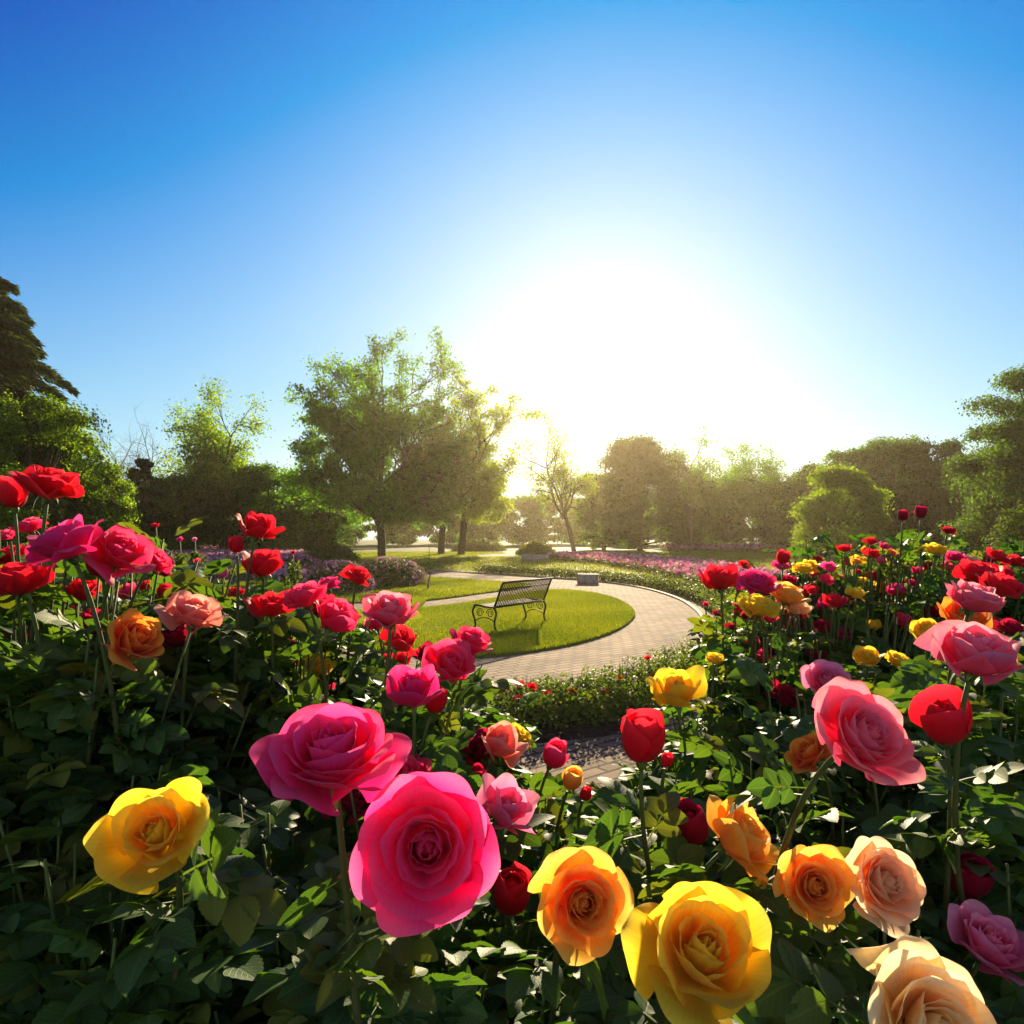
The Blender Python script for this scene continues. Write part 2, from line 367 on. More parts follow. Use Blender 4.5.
# ------------------------------------------------------------------ leaf templates
def leaflet(nv=6, nu=3, width=0.62, fold=0.18, droop=0.18, serr=0.0):
    v = np.linspace(0, 1, nv); u = np.linspace(-1, 1, nu)
    w = width * 0.5 * np.sin(np.pi * np.clip(v, 0, 1) ** 0.80) ** 0.72; w[0] = 0.015; w[-1] = 0.004
    if serr: w = w * (1 + serr * (np.arange(nv) % 2 * 2 - 1))
    uu, vv = np.meshgrid(u, v); ww = w[:, None]
    X = uu * ww; Y = vv.copy(); Z = np.abs(uu) ** 1.3 * ww * fold * 2 - droop * vv ** 2
    V = np.stack([X, Y, Z], -1).reshape(-1, 3)
    i = np.arange(nv - 1)[:, None] * nu + np.arange(nu - 1)[None]
    Q = np.stack([i, i + 1, i + nu + 1, i + nu], -1).reshape(-1, 4)
    return V, Q, np.stack([uu, vv], -1).reshape(-1, 2)
def compound(kind, seed):
    """a pinnate rose leaf about one unit long: rachis and 5 leaflets"""
    r = np.random.default_rng(seed); V, P, U, n = [], [], [], 0
    LV, LQ, LU = leaflet(17, 5, r.uniform(.68, .82), r.uniform(.05, .2), r.uniform(.05, .35), 0.05) if kind == 'near' else leaflet(7, 3, 0.76, 0.13, 0.2)
    def put(pos, ang, s, tilt):
        nonlocal n
        ca, sa = math.cos(ang), math.sin(ang); ct, st = math.cos(tilt), math.sin(tilt)
        M = np.array([[ca, -sa, 0], [sa, ca, 0], [0, 0, 1]]) @ np.array([[ct, 0, st], [0, 1, 0], [-st, 0, ct]]) 
        V.append((LV @ M.T) * s + pos); P.append(LQ + n); U.append(LU); n += len(LV)
    rach = lambda t: np.array([0, t, -0.18 * t * t])
    put(rach(0.60), r.uniform(-.15, .15), 0.46, r.uniform(-.2, .2))
    for t, s in ((0.56, 0.40), (0.33, 0.33)):
        for sd in (-1, 1): put(rach(t) + np.array([0.01 * sd, 0, 0]), -sd * r.uniform(0.95, 1.25), s * r.uniform(.9, 1.1), sd * r.uniform(-.1, .4))
    t = np.linspace(0, 0.62, 5); c = np.array([rach(x) for x in t]); w = 0.011
    RV = np.concatenate([c + [-w, 0, 0.004], c + [w, 0, 0.004]]); i = np.arange(4)
    V.append(RV); P.append(np.stack([i, i + 5, i + 6, i + 1], -1) + n); U.append(np.column_stack([np.zeros(10), np.zeros(10)])); n += 10
    return np.concatenate(V), np.concatenate(P), np.concatenate(U)
NEAR = [compound('near', s) for s in range(5)]
FAR = [compound('far', s) for s in range(10, 14)]

# ------------------------------------------------------------------ roses
PAL = {   # heart, middle, rim pigment
    'pink':    ((0.84, 0.012, 0.17), (0.87, 0.024, 0.26), (0.89, 0.16, 0.38)),
    'hotpink': ((0.86, 0.012, 0.07), (0.88, 0.022, 0.14), (0.90, 0.13, 0.26)),
    'magenta': ((0.74, 0.010, 0.13), (0.82, 0.022, 0.21), (0.86, 0.10, 0.34)),
    'red':     ((0.62, 0.006, 0.012), (0.78, 0.010, 0.030), (0.86, 0.040, 0.07)),
    'crimson': ((0.30, 0.004, 0.02), (0.42, 0.006, 0.04), (0.52, 0.015, 0.07)),
    'yellow':  ((0.89, 0.54, 0.015), (0.90, 0.67, 0.022), (0.90, 0.76, 0.09)),
    'cream':   ((0.90, 0.60, 0.22), (0.92, 0.76, 0.36), (0.92, 0.84, 0.54)),
    'orange':  ((0.88, 0.32, 0.035), (0.90, 0.50, 0.050), (0.91, 0.64, 0.16)),
    'peach':   ((0.89, 0.46, 0.20), (0.91, 0.64, 0.36), (0.92, 0.75, 0.52)),
    'blush':   ((0.86, 0.17, 0.12), (0.89, 0.31, 0.25), (0.90, 0.50, 0.40)),
    'palepink':((0.86, 0.06, 0.20), (0.89, 0.17, 0.29), (0.91, 0.42, 0.46)),
    'mauve':   ((0.82, 0.12, 0.32), (0.86, 0.22, 0.42), (0.88, 0.42, 0.56)),
    'flame':   ((0.80, 0.06, 0.03), (0.88, 0.30, 0.03), (0.90, 0.48, 0.06)),
}
TYPES = {   # petals, opening of the outermost, tip curl, closing of the heart
    'full': dict(N=34, open=47, curl=84, close=14, nout=8, p=1.0),
    'open': dict(N=34, open=56, curl=72, close=12, nout=8, p=1.0),
    'half': dict(N=28, open=40, curl=84, close=20, nout=6, p=1.7),
    'cup':  dict(N=20, open=22, curl=88, close=34, nout=5, p=1.7),
    'bud':  dict(N=10, open=6,  curl=84, close=50, nout=3, p=1.0),
    'small': dict(N=17, open=36, curl=50, close=30, nout=5, p=1.9),
}
def petal(t, th0, ty, nu, nv, r):
    N_, op, cu, cl = ty['N'], ty['open'], ty['curl'], ty['close']
    bud = op < 15
    if bud: Lp = 0.92 + 0.12 * t
    else: Lp = (0.72 + 0.10 * t + 0.20 * t ** 2.0) * r.uniform(0.92, 1.08)
    lean = R(-4 + (op + 4) * t ** ty['p'] + r.normal(0, 7) * t); curl = R(cu * t ** 1.3 * r.uniform(0.5, 1.35))
    clos = R((cl + 24 * max(0, 1 - t / .3)) * (1 - t) ** .8) if not bud else R(cl * (1 - 0.22 * t))
    tau = (0.10 + 0.22 * t ** .9) if not bud else 0.22 + 0.05 * t
    ss = np.linspace(0, 1.05, 64); ds = ss[1] - ss[0]
    k0 = .66 if not bud else .84
    sm = np.clip((ss - k0) / (1.02 - k0), 0, 1); sm = sm * sm
    phi = lean + (R(84) - lean) * np.exp(-ss / tau) + curl * sm - clos * ss ** 2
    pr = 0.012 + 0.08 * t + np.cumsum(np.sin(phi)) * ds * Lp; pz = np.cumsum(np.cos(phi)) * ds * Lp
    pr = np.maximum(pr, 0.012 + .05 * t)
    A = R(118 - 68 * t ** 0.7) if not bud else R(150 - 40 * t)
    u = np.linspace(-1, 1, nu); v = np.linspace(0, 1, nv) ** 0.85
    uu, vv = np.meshgrid(u, v); au = np.abs(uu)
    point = (0.04 + 0.72 * t ** 1.3 * r.uniform(0.35, 1.15)) if not bud else .26
    lop = r.normal(0, .07) * t
    top = 1 - (0.15 + 0.06 * (1 - t)) * au ** 3.4 - point * (np.sqrt(au ** 2 + .012) - .11) * 0.62 + lop * uu
    s = vv * top
    rr = np.interp(s, ss, pr); zz = np.interp(s, ss, pz); pp = np.interp(s, ss, phi)
    th = th0 + uu * A * (0.60 + 0.40 * np.clip(s * 1.7, 0, 1)) * (1 - .30 * t * np.clip(s - .55, 0, 1))
    ph = r.uniform(0, 6.28, 3)
    rip = 0.055 * t * s ** 2 * np.sin(2.6 * uu + ph[0]) + 0.020 * (0.25 + t) * s ** 3 * np.sin(7 * uu + ph[1]) + .010 * s ** 4 * np.sin(15 * uu + ph[2])
    ra = r.uniform(.4, 1.4); rb = r.uniform(.4, 1.4)
    edge = np.clip((au - .25) / .75, 0, 1) ** 1.7 * np.where(uu > 0, ra, rb) * np.clip((s - .25) / .6, 0, 1)
    roll = (.40 * t ** 1.3 if not bud else .05 * t) * edge
    rr = rr * (1 + (0.07 + .03 * t) * uu) + (rip + roll) * np.cos(pp) * (1 if not bud else .5)
    zz = zz - (roll + rip) * np.sin(pp) + rip * .5 - .25 * roll
    mid = np.exp(-(uu / .20) ** 2) * .022 * t * s                    # crease along the middle of the petal
    rr = np.maximum(rr - mid, .006)
    V = np.stack([rr * np.cos(th), rr * np.sin(th), zz], -1).reshape(-1, 3)
    i = np.arange(nv - 1)[:, None] * nu + np.arange(nu - 1)[None]
    Q = np.stack([i, i + 1, i + nu + 1, i + nu], -1).reshape(-1, 4)
    return V, Q, uu.ravel(), s.ravel()
def petal_col(pal, t, u, s, r):
    h, m, e = [np.array(c) for c in pal]
    k = np.clip(s * (0.55 + 0.6 * t), 0, 1)[:, None]
    c = h * (1 - k) + m * k
    rim = np.clip((s + 0.10 * np.abs(u) ** 3 - 0.62) / 0.38, 0, 1)[:, None] ** 1.6 * (0.25 + 0.75 * t)
    c = c * (1 - rim) + e * rim
    worn = np.clip((s - .9) / .1, 0, 1)[:, None] ** 2 * (t > .55) * max(0.0, r.uniform(-.5, .9)) * (0.5 + 0.5 * np.sin(u * r.uniform(3, 9) + r.uniform(0, 6)))[:, None]
    c = c * (1 - worn * np.array([.25, .40, .40]))
    return c * r.uniform(0.92, 1.06)
_bloom_cache = {}
def bloom_meshes(kind, pal, seed, res):
    """local geometry of a bloom: (inner MB, [outer petal tuples])"""
    r = np.random.default_rng(seed); ty = TYPES[kind]; N_ = ty['N']
    nu, nv = {2: (37, 22), 1: (17, 12), 0: (9, 7)}[res]
    inner, outs = MB(), []
    th = r.uniform(0, 6.28)
    for i in range(N_):
        t = (i / (N_ - 1)) ** 1.35; th += R(137.5) + r.uniform(-0.12, 0.12)
        V, Q, u, s = petal(t, th, ty, nu, nv, r)
        c = petal_col(pal, t, u, s, r); uv = np.column_stack([u + i * 3.7, s])
        if res == 2 and i >= N_ - ty['nout']: outs.append((V, Q, c, uv))
        else: inner.add(V, Q, c, uv)
    return inner, outs
def calyx(r, bud=False):
    mb = MB()
    z = np.array([-0.17, -0.13, -0.06, 0.0, 0.05]); rad = np.array([0.05, 0.085, 0.11, 0.105, 0.07])
    mb.tube(np.column_stack([np.zeros(5), np.zeros(5), z]), rad, 10, (0.07, 0.12, 0.025))
    for k in range(5):
        a = k * 2 * math.pi / 5 + r.uniform(-.2, .2); nv = 7; v = np.linspace(0, 1, nv)
        down = r.uniform(0.2, 0.75) if not bud else r.uniform(-0.1, 0.35)
        rr = 0.10 + v * 0.30 - 0.12 * v * v * (1 if not bud else .2); zz = 0.03 + 0.10 * v - down * v ** 2 * 0.7
        if bud: zz = 0.03 + 0.25 * v - down * v ** 2
        w = 0.085 * (1 - v) ** 0.8 + 0.004
        ca, sa = math.cos(a), math.sin(a)
        V = []
        for q in (-1, 0, 1):
            V.append(np.column_stack([rr * ca - q * w * sa, rr * sa + q * w * ca, zz - (0.02 if q else 0.0)]))
        V = np.stack(V, 1).reshape(-1, 3); i = np.arange(nv - 1)[:, None] * 3 + np.arange(2)[None]
        mb.add(V, np.stack([i, i + 1, i + 4, i + 3], -1).reshape(-1, 4), (0.09, 0.14, 0.03))
    return mb

DIAM = {'full': .112, 'open': .116, 'half': .095, 'cup': .08, 'bud': .052, 'small': .07}
HERO = []      # (px, py, radius px, depth): keeps leaves from growing through a bloom
def bloom_depth(kind, w, D=None): return FPX * (D or DIAM[kind]) / w

seed_n = [100]
def add_bloom(root, base, px, py, w, kind, pal, axis, label, D=None, leafy_stem=True, stems=None, foot=None):
    d = bloom_depth(kind, w, D); D = D or DIAM[kind]
    seed_n[0] += 1; r = np.random.default_rng(seed_n[0])
    res = 2 if w >= 60 else (1 if w >= 28 else 0)
    inner, outs = bloom_meshes(kind, PAL[pal], seed_n[0], res)
    allv = np.concatenate(inner.V + [q[0] for q in outs]); rad_ = np.hypot(allv[:, 0], allv[:, 1])
    sc_ = D / 2 / (rad_.max() * (.90 if kind != 'bud' else .98)); cen = (allv[:, 2].max() + np.percentile(allv[:, 2], 4)) / 2
    P = at(px, py, d)
    ax = Vector((axis[0], -axis[2], axis[1])).normalized()
    axn = np.array(ax)
    org = P - axn * sc_ * cen
    rot = ax.to_track_quat('Z', 'Y')
    o = inner.build('rose_bloom' if kind != 'bud' else 'rose_bud', M_petal, root, True)
    o.location = Vector(org) - root.location; o.rotation_mode = 'QUATERNION'; o.rotation_quaternion = rot; o.scale = (sc_,) * 3
    o['label'] = label
    for V, Q, c, uv in outs: mesh('petal', V, Q, M_petal, o, True, c, uv)
    if res >= 1: calyx(r, kind == 'bud').build('calyx', M_stem, o, True)
    HERO.append((px, py, w * 0.5, d))
    # stem: leaves the bloom along its axis and runs down into the bush
    top = org - axn * sc_ * 0.16
    foot = np.array(foot) if foot is not None else np.array([base[0] + r.uniform(-.08, .08), base[1] + r.uniform(-.08, .08), 0.0])
    ln = np.linalg.norm(top - foot)
    p1 = top - axn * min(0.10, 0.8 * sc_ * 2); 
    mid = p1 * 0.55 + foot * 0.45 + r.normal(0, .03, 3); mid[2] = p1[2] - 0.28 * (p1[2]); mid[:2] = p1[:2] * 0.8 + foot[:2] * 0.2 + r.normal(0, .035, 2)
    a = bez(top, p1, (p1 + mid) / 2 + r.normal(0, .006, 3), 9)[:-1]
    b = bez((p1 + mid) / 2 if False else a[-1], mid, foot, 14)
    pts = np.concatenate([a, b[1:]])
    rad = np.interp(np.linspace(0, 1, len(pts)), [0, .1, 1], [0.0024, 0.0026, 0.0065]) * (1.1 if w > 60 else 1)
    mb = MB(); 
    tt = np.linspace(0, 1, len(pts))[:, None]
    mb.tube(pts - np.array(root.location), rad, 8)
    c = np.array([0.07, 0.12, 0.028]) * (1 - tt) ** 1.5 + np.array([0.09, 0.045, 0.026]) * (1 - (1 - tt) ** 1.5)
    mb.C = [np.repeat(c, 8, 0)]
    if d < 0.9:        # thorns
        for k in range(6):
            q = r.uniform(0.15, 0.7); i = int(q * (len(pts) - 2)); p = pts[i] * (1 - (q % .1)) + pts[i + 1] * (q % .1)
            p = pts[i]; an = r.uniform(0, 6.28); dr = np.array([math.cos(an), math.sin(an), -0.3])
            up = np.array([0, 0, 0.0035])
            V = np.array([p + up, p - up, p + dr * 0.010 - up]) - np.array(root.location)
            mb.add(V, np.array([[0, 1, 2]]), (0.16, 0.05, 0.03))
    mb.build('flower_stem', M_stem, root, True)
    if stems is not None: stems.append((pts, d))
    return o

def grow(root, base, dome, nshoot, leaf, stems, warm=0.0, gap=0.035, lsize=0.115):
    """canes inside the dome, and a compound leaf every few centimetres along them and along the flower stems"""
    X, Y, rx, ry, H = dome
    mb = MB(); rootl = np.array(root.location)
    LP, LD, LN = [], [], []
    paths = []
    for k in range(nshoot):
        rr = math.sqrt(rng.uniform(0, 1)); an = rng.uniform(0, 6.28)
        ex, ey = rr * math.cos(an), rr * math.sin(an)
        top = np.array([X + ex * rx, Y + ey * ry, (H * (1 - 0.08 * rr ** 2.2)) * rng.uniform(0.90, 1.03)])
        foot = np.array([X + ex * rx * .25, Y + ey * ry * .25, 0])
        mid = np.array([X + ex * rx * .55, Y + ey * ry * .55, top[2] * .65]) + rng.normal(0, .05, 3)
        pts = bez(foot, mid, top, 12)
        mb.tube(pts - rootl, np.linspace(0.0065, 0.0018, 12), 5)
        g = np.linspace(0, 1, 12)[:, None]
        mb.C.append(np.repeat(np.array([0.06, 0.04, 0.025]) * (1 - g) + np.array([0.08, 0.12, 0.03]) * g, 5, 0))
        paths.append((pts, 0.42, 1.0))
    for pts, d in stems: paths.append((pts[::-1], 0.35, 0.96)); paths.append((pts[::-1], 0.55, 0.95)); paths.append((pts[::-1], 0.68, 0.97))
    for pts, t0, t1 in paths:
        seg = np.linalg.norm(np.diff(pts, axis=0), axis=1); cl = np.concatenate([[0], np.cumsum(seg)])
        L_ = cl[-1]; s = np.arange(t0 * L_, t1 * L_, gap) ; s = s + rng.uniform(-.3, .3, len(s)) * gap
        p = np.stack([np.interp(s, cl, pts[:, j]) for j in range(3)], -1)
        a = np.arange(len(s)) * 2.4 + rng.uniform(0, 6.28) + rng.normal(0, .3, len(s))
        el = rng.uniform(-0.35, 0.75, len(s))
        LP.append(p); LD.append(np.stack([np.cos(a) * np.cos(el), np.sin(a) * np.cos(el), np.sin(el)], -1))
    P = np.concatenate(LP); D = np.concatenate(LD); n = len(P)
    N_ = np.array([0, 0, 1.0]) + rng.normal(0, 0.45, (n, 3))
    size = lsize * rng.uniform(0.6, 1.25, n)
    # keep clear of the lens and of the blooms
    tip = P + D * size[:, None] * 0.6
    ok = np.ones(n, bool)
    for q in (P, tip, P + D * size[:, None]):
        ok &= (q[:, 1] > 0.52)
        ppx = 512 + FPX * q[:, 0] / np.maximum(q[:, 1], .05); ppy = HZ + FPX * (CZ - q[:, 2]) / np.maximum(q[:, 1], .05)
        for hx, hy, hr, hd in HERO:
            hr2 = hr * 0.97 + 0.006 * FPX / max(hd, .3) if hr > 20 else hr * 0.95
            ok &= ~((q[:, 1] < hd + 0.03) & ((ppx - hx) ** 2 + (ppy - hy) ** 2 < hr2 ** 2))
    P, D, N_, size = P[ok], D[ok], N_[ok], size[ok]; n = len(P)
    Mx = frames(D, N_)
    Tm = NEAR if leaf == 'near' else FAR
    which = rng.integers(0, len(Tm), n)
    fb = MB()
    for k, (TV, TQ, TU) in enumerate(Tm):
        s = which == k
        if not s.any(): continue
        V, Q = place(TV, TQ, Mx[s], P[s] - rootl, size[s])
        g = rng.uniform(0, 1, (s.sum(), 1)) ** 2.2
        c = np.array([0.042, 0.105, 0.030]) * (1 - g) + np.array([0.085, 0.15, 0.030]) * g
        yel = rng.uniform(0, 1, (s.sum(), 1)) < 0.10 + warm
        c = np.where(yel, np.array([0.12, 0.15, 0.028]) * rng.uniform(.8, 1.2, (s.sum(), 1)), c)
        redd = rng.uniform(0, 1, (s.sum(), 1)) < 0.0
        c = np.where(redd, np.array([0.10, 0.045, 0.025]), c)
        fb.add(V, Q, np.repeat(c, len(TV), 0), np.tile(TU, (s.sum(), 1)))
    mb.build('stem', M_stem, root, True)['kind'] = 'stuff'
    fb.build('foliage', M_leaf if leaf == 'near' else M_leaf_far, root, True)

UPC, SIDE, CAMF = (0, .75, .65), (0, .95, .3), (0, .3, .95)
CN = {'pink': 'pink', 'hotpink': 'hot pink', 'magenta': 'magenta', 'red': 'red', 'crimson': 'dark crimson', 'yellow': 'yellow', 'cream': 'creamy yellow',
      'orange': 'orange', 'peach': 'peach', 'blush': 'salmon pink', 'palepink': 'pale pink', 'mauve': 'mauve pink', 'flame': 'orange and red'}
BUSHES = [
 dict(dome=(-.86, 1.20, .46, .40, 1.73), n=130, leaf='near', label='tall rose bush with clustered red and magenta blooms and one orange bloom at far left', blooms=[
   (50, 483, 64, 'half', 'red', (.25, .95, .15), .10), (13, 492, 30, 'bud', 'red', (-.1, 1, 0), .05), (64, 540, 84, 'half', 'magenta', (-.25, .9, .3), .11),
   (121, 551, 74, 'half', 'hotpink', (.5, .75, .35), .105), (157, 560, 44, 'half', 'hotpink', (.7, .7, .1), .075), (101, 562, 33, 'bud', 'crimson', (.05, 1, .3), .05),
   (20, 578, 72, 'half', 'red', (-.2, .95, .2), .10), (136, 638, 74, 'half', 'flame', (.75, .6, .35), .10), (97, 622, 27, 'bud', 'crimson', (.1, 1, .2), .045),
   (84, 590, 34, 'cup', 'red', (.1, .95, .3), .07), (30, 525, 34, 'cup', 'hotpink', (-.2, .95, .2), .07), (46, 610, 20, 'small', 'mauve', (0, 1, .3), .05), (8, 555, 40, 'half', 'red', (-.4, .9, .2), .08), (165, 592, 17, 'bud', 'red', (.2, 1, .2), .035)]),
 dict(dome=(-1.45, 2.0, .7, .5, 1.72), n=140, leaf='far', label='leafy rose bush with few small red blooms behind the tall red roses at left', blooms=[
   (5, 535, 20, 'small', 'hotpink', (0, 1, .3), None), (70, 605, 18, 'small', 'red', (0, 1, .4), None), (215, 617, 16, 'small', 'red', (0.2, 1, .3), None)]),
 dict(dome=(-.55, 1.5, .36, .3, 1.60), n=100, leaf='near', label='rose bush with a vertical stack of three red blooms and a salmon pink bloom', blooms=[
   (259, 526, 46, 'cup', 'red', (.35, .85, .3), .085), (263, 563, 44, 'cup', 'red', (.1, .9, .3), .085), (272, 604, 50, 'cup', 'red', (.1, 1, .3), .09),
   (236, 544, 17, 'bud', 'red', (-.1, 1, 0), .03), (194, 611, 66, 'half', 'blush', (.3, .9, .25), .10), (178, 636, 44, 'cup', 'crimson', (-.2, .9, .3), .08),
   (236, 592, 22, 'small', 'red', (0, 1, .3), None), (222, 572, 12, 'bud', 'mauve', (0, 1, .1), .03), (110, 683, 14, 'bud', 'red', (0, 1, .3), .03), (203, 680, 14, 'bud', 'crimson', (0, 1, .3), .03)]),
 dict(dome=(-.30, 1.6, .36, .3, 1.43), n=75, leaf='near', label='rose bush with hot pink and magenta blooms in front of the bench lawn', blooms=[
   (428, 655, 34, 'cup', 'crimson', (.2, .9, .3), .07), (318, 604, 36, 'cup', 'red', (.1, .95, .2), .08), (376, 622, 30, 'cup', 'hotpink', (-.2, .95, .2), .07), (304, 596, 52, 'half', 'hotpink', (-.3, .9, .3), .09), (338, 616, 58, 'cup', 'hotpink', (.55, .8, .2), .10), (359, 576, 36, 'cup', 'red', (.3, .9, .25), .08),
   (391, 610, 62, 'half', 'palepink', (.1, .95, .3), .10), (402, 638, 48, 'cup', 'red', (.4, .85, .25), .085), (472, 640, 46, 'half', 'hotpink', (.3, .9, .3), .085),
   (450, 664, 58, 'half', 'hotpink', (.35, .8, .5), .10), (412, 688, 70, 'cup', 'magenta', (0, .9, .4), .10), (436, 699, 26, 'bud', 'red', (.3, .9, 0), .04),
   (319, 667, 32, 'half', 'yellow', (.2, .9, .4), .07), (298, 662, 22, 'half', 'orange', (-.2, .9, .4), .06), (330, 582, 26, 'half', 'magenta', (0, 1, .2), .06), (291, 640, 16, 'small', 'blush', (0, 1, .3), None)]),
 dict(dome=(-.25, .88, .30, .26, 1.40), n=75, leaf='near', label='foreground rose bush with two large pink blooms on thick thorny stems', blooms=[
   (332, 752, 144, 'full', 'pink', (.02, .92, .40), .118), (427, 846, 150, 'full', 'pink', (.06, .30, .95), .118), (405, 776, 62, 'half', 'hotpink', (.1, .9, .3), .09),
   (350, 795, 70, 'half', 'crimson', (.3, .9, .3), .10), (507, 806, 72, 'cup', 'mauve', (.45, .75, .4), .10)]),
 dict(dome=(-.62, .82, .34, .30, 1.45), n=80, leaf='near', label='dark leafy rose bush with a single clear yellow bloom at lower left', blooms=[
   (155, 832, 112, 'half', 'yellow', (.12, .55, .80), .098), (5, 735, 18, 'bud', 'red', (0, 1, .2), .04), (137, 962, 12, 'bud', 'red', (0, 1, .2), .02)]),
 dict(dome=(-.06, .74, .24, .20, 1.31), n=55, leaf='near', label='low rose bush with one orange bloom and a half open red bud', blooms=[
   (583, 903, 104, 'full', 'orange', (.18, .35, .92), .09), (511, 890, 46, 'bud', 'red', (.15, .9, .5), .055)]),
 dict(dome=(.10, 1.55, .32, .3, 1.12), n=55, leaf='near', label='rose bush with a tall upright red bud and a salmon bloom tinged with yellow', blooms=[
   (500, 742, 56, 'cup', 'blush', (.35, .85, .35), .10), (518, 737, 40, 'half', 'yellow', (.6, .8, .2), .085), (483, 748, 50, 'half', 'crimson', (-.4, .8, .4), .10), (555, 754, 28, 'bud', 'hotpink', (.35, .9, .2), .05),
   (572, 779, 22, 'bud', 'orange', (.3, .9, .2), .035), (586, 793, 13, 'bud', 'red', (.3, .9, .3), .022), (478, 772, 20, 'bud', 'crimson', (0, 1, .3), .035)]),
 dict(dome=(.23, 1.15, .25, .22, 1.18), n=45, leaf='near', label='rose bush with the straight stemmed red bud standing above the low path', blooms=[
   (643, 737, 52, 'bud', 'red', (.03, 1, .1), .062), (690, 824, 38, 'bud', 'crimson', (-.2, .95, .3), .05), (667, 760, 14, 'bud', 'red', (.2, 1, .2), .02)]),
 dict(dome=(.23, .76, .24, .20, 1.27), n=60, leaf='near', label='foreground rose bush with a big yellow bloom and a nodding golden bloom', blooms=[
   (704, 950, 150, 'half', 'yellow', (.03, .78, .62), .112), (742, 836, 88, 'half', 'orange', (.62, .68, .25), .10)]),
 dict(dome=(.50, .82, .30, .26, 1.33), n=75, leaf='near', label='rose bush at lower right with two neighbouring peach blooms and a creamy yellow bloom', blooms=[
   (815, 886, 80, 'full', 'orange', (-.08, .45, .88), .085), (885, 882, 88, 'full', 'peach', (.2, .5, .82), .094), (934, 1030, 150, 'full', 'cream', (.12, .5, .85), .108),
   (990, 942, 88, 'half', 'mauve', (.15, .9, .35), .10), (970, 876, 42, 'bud', 'crimson', (0, .8, .6), .055)]),
 dict(dome=(.44, 1.2, .30, .26, 1.33), n=65, leaf='near', label='rose bush with one big pale pink bloom crowded by orange and crimson ones', blooms=[
   (864, 736, 112, 'full', 'palepink', (.25, .62, .72), .108), (808, 752, 56, 'half', 'flame', (-.65, .7, .2), .09), (896, 772, 50, 'half', 'crimson', (.3, .9, .3), .085), (766, 758, 26, 'half', 'crimson', (0, 1, .4), .06)]),
 dict(dome=(.80, 1.3, .40, .34, 1.48), n=90, leaf='near', label='rose bush at right with a leaning red bud and wide salmon pink blooms', blooms=[
   (943, 720, 58, 'bud', 'red', (-.30, .9, .30), .068, (.70, 1.22, 0)), (977, 652, 104, 'half', 'palepink', (.05, .95, .3), .115, (.99, 1.36, 0)), (974, 597, 66, 'half', 'palepink', (.2, .95, .2), .10),
   (966, 615, 52, 'half', 'flame', (.1, .9, .35), .085), (1003, 585, 46, 'half', 'red', (.2, .95, .2), .085), (980, 573, 50, 'half', 'red', (.1, .95, .2), .10),
   (925, 628, 30, 'half', 'yellow', (-.3, .9, .35), .065), (1012, 628, 34, 'half', 'crimson', (.2, .9, .3), .07), (997, 720, 22, 'small', 'peach', (0, .9, .4), None), (935, 640, 36, 'half', 'crimson', (0, .9, .3), .08)]),
 dict(dome=(.70, 1.75, .32, .3, 1.44), n=110, leaf='far', label='rose bush with one mauve, one dark red and two small yellow blooms', blooms=[
   (827, 680, 54, 'full', 'mauve', (-.1, .7, .6), .11), (786, 697, 37, 'cup', 'crimson', (.1, .8, .6), .09), (868, 657, 36, 'half', 'yellow', (-.1, .95, .3), .085),
   (898, 660, 32, 'half', 'yellow', (.3, .9, .3), .08), (846, 690, 34, 'half', 'crimson', (.3, .9, .2), .08), (815, 655, 22, 'small', 'crimson', (0, 1, .3), None)]),
 dict(dome=(.44, 1.75, .20, .22, 1.20), n=40, leaf='far', label='rose bush with an open yellow bloom leaning over the brick path', blooms=[
   (677, 690, 58, 'cup', 'yellow', (-.15, .92, .35), .11), (716, 658, 24, 'half', 'yellow', (.1, 1, .2), .055)]),
 dict(dome=(1.06, 2.35, .36, .40, 1.55), n=150, leaf='far', label='rose bush with red, pink and golden blooms at the bend of the brick path', blooms=[
   (720, 578, 40, 'cup', 'red', (-.15, .95, .25), .11), (740, 582, 30, 'half', 'red', (.2, .95, .2), .09), (758, 582, 42, 'open', 'magenta', (-.05, .9, .45), .11), (759, 606, 46, 'half', 'yellow', (.05, .97, .25), .11),
   (787, 594, 42, 'half', 'orange', (.15, .95, .3), .11), (796, 606, 34, 'half', 'peach', (.3, .9, .2), .09), (717, 613, 12, 'small', 'crimson', (0, 1, .4), .04), (706, 604, 10, 'small', 'hotpink', (0, 1, .4), .035),
   (798, 613, 21, 'small', 'crimson', (0, .9, .5), None), (823, 627, 21, 'small', 'crimson', (0, .8, .6), None), (835, 601, 25, 'small', 'red', (0, .9, .4), .08), (857, 593, 22, 'half', 'yellow', (0, .95, .3), .07)]),
 dict(dome=(1.45, 2.65, .56, .48, 1.72), n=200, leaf='far', label='broad rose bush full of small red and pink blooms with two tall buds on top', blooms=[
   (903, 515, 11, 'bud', 'crimson', (0, 1, .1), .036), (921, 512, 13, 'bud', 'crimson', (0, 1, .1), .042), (948, 530, 15, 'small', 'crimson', (.2, 1, .1), .05), (845, 548, 16, 'cup', 'red', (0, 1, .2), .055), (790, 580, 18, 'cup', 'crimson', (0, 1, .2), .06), (918, 570, 16, 'cup', 'hotpink', (0, 1, .2), .055), (936, 549, 27, 'half', 'yellow', (.05, 1, .2), .09),
   (783, 557, 15, 'bud', 'red', (0, 1, .1), .05), (803, 568, 21, 'half', 'yellow', (0, 1, .2), .07), (818, 559, 14, 'small', 'red', (0, 1, .3), .055), (830, 567, 17, 'small', 'pink', (0, .9, .4), .06),
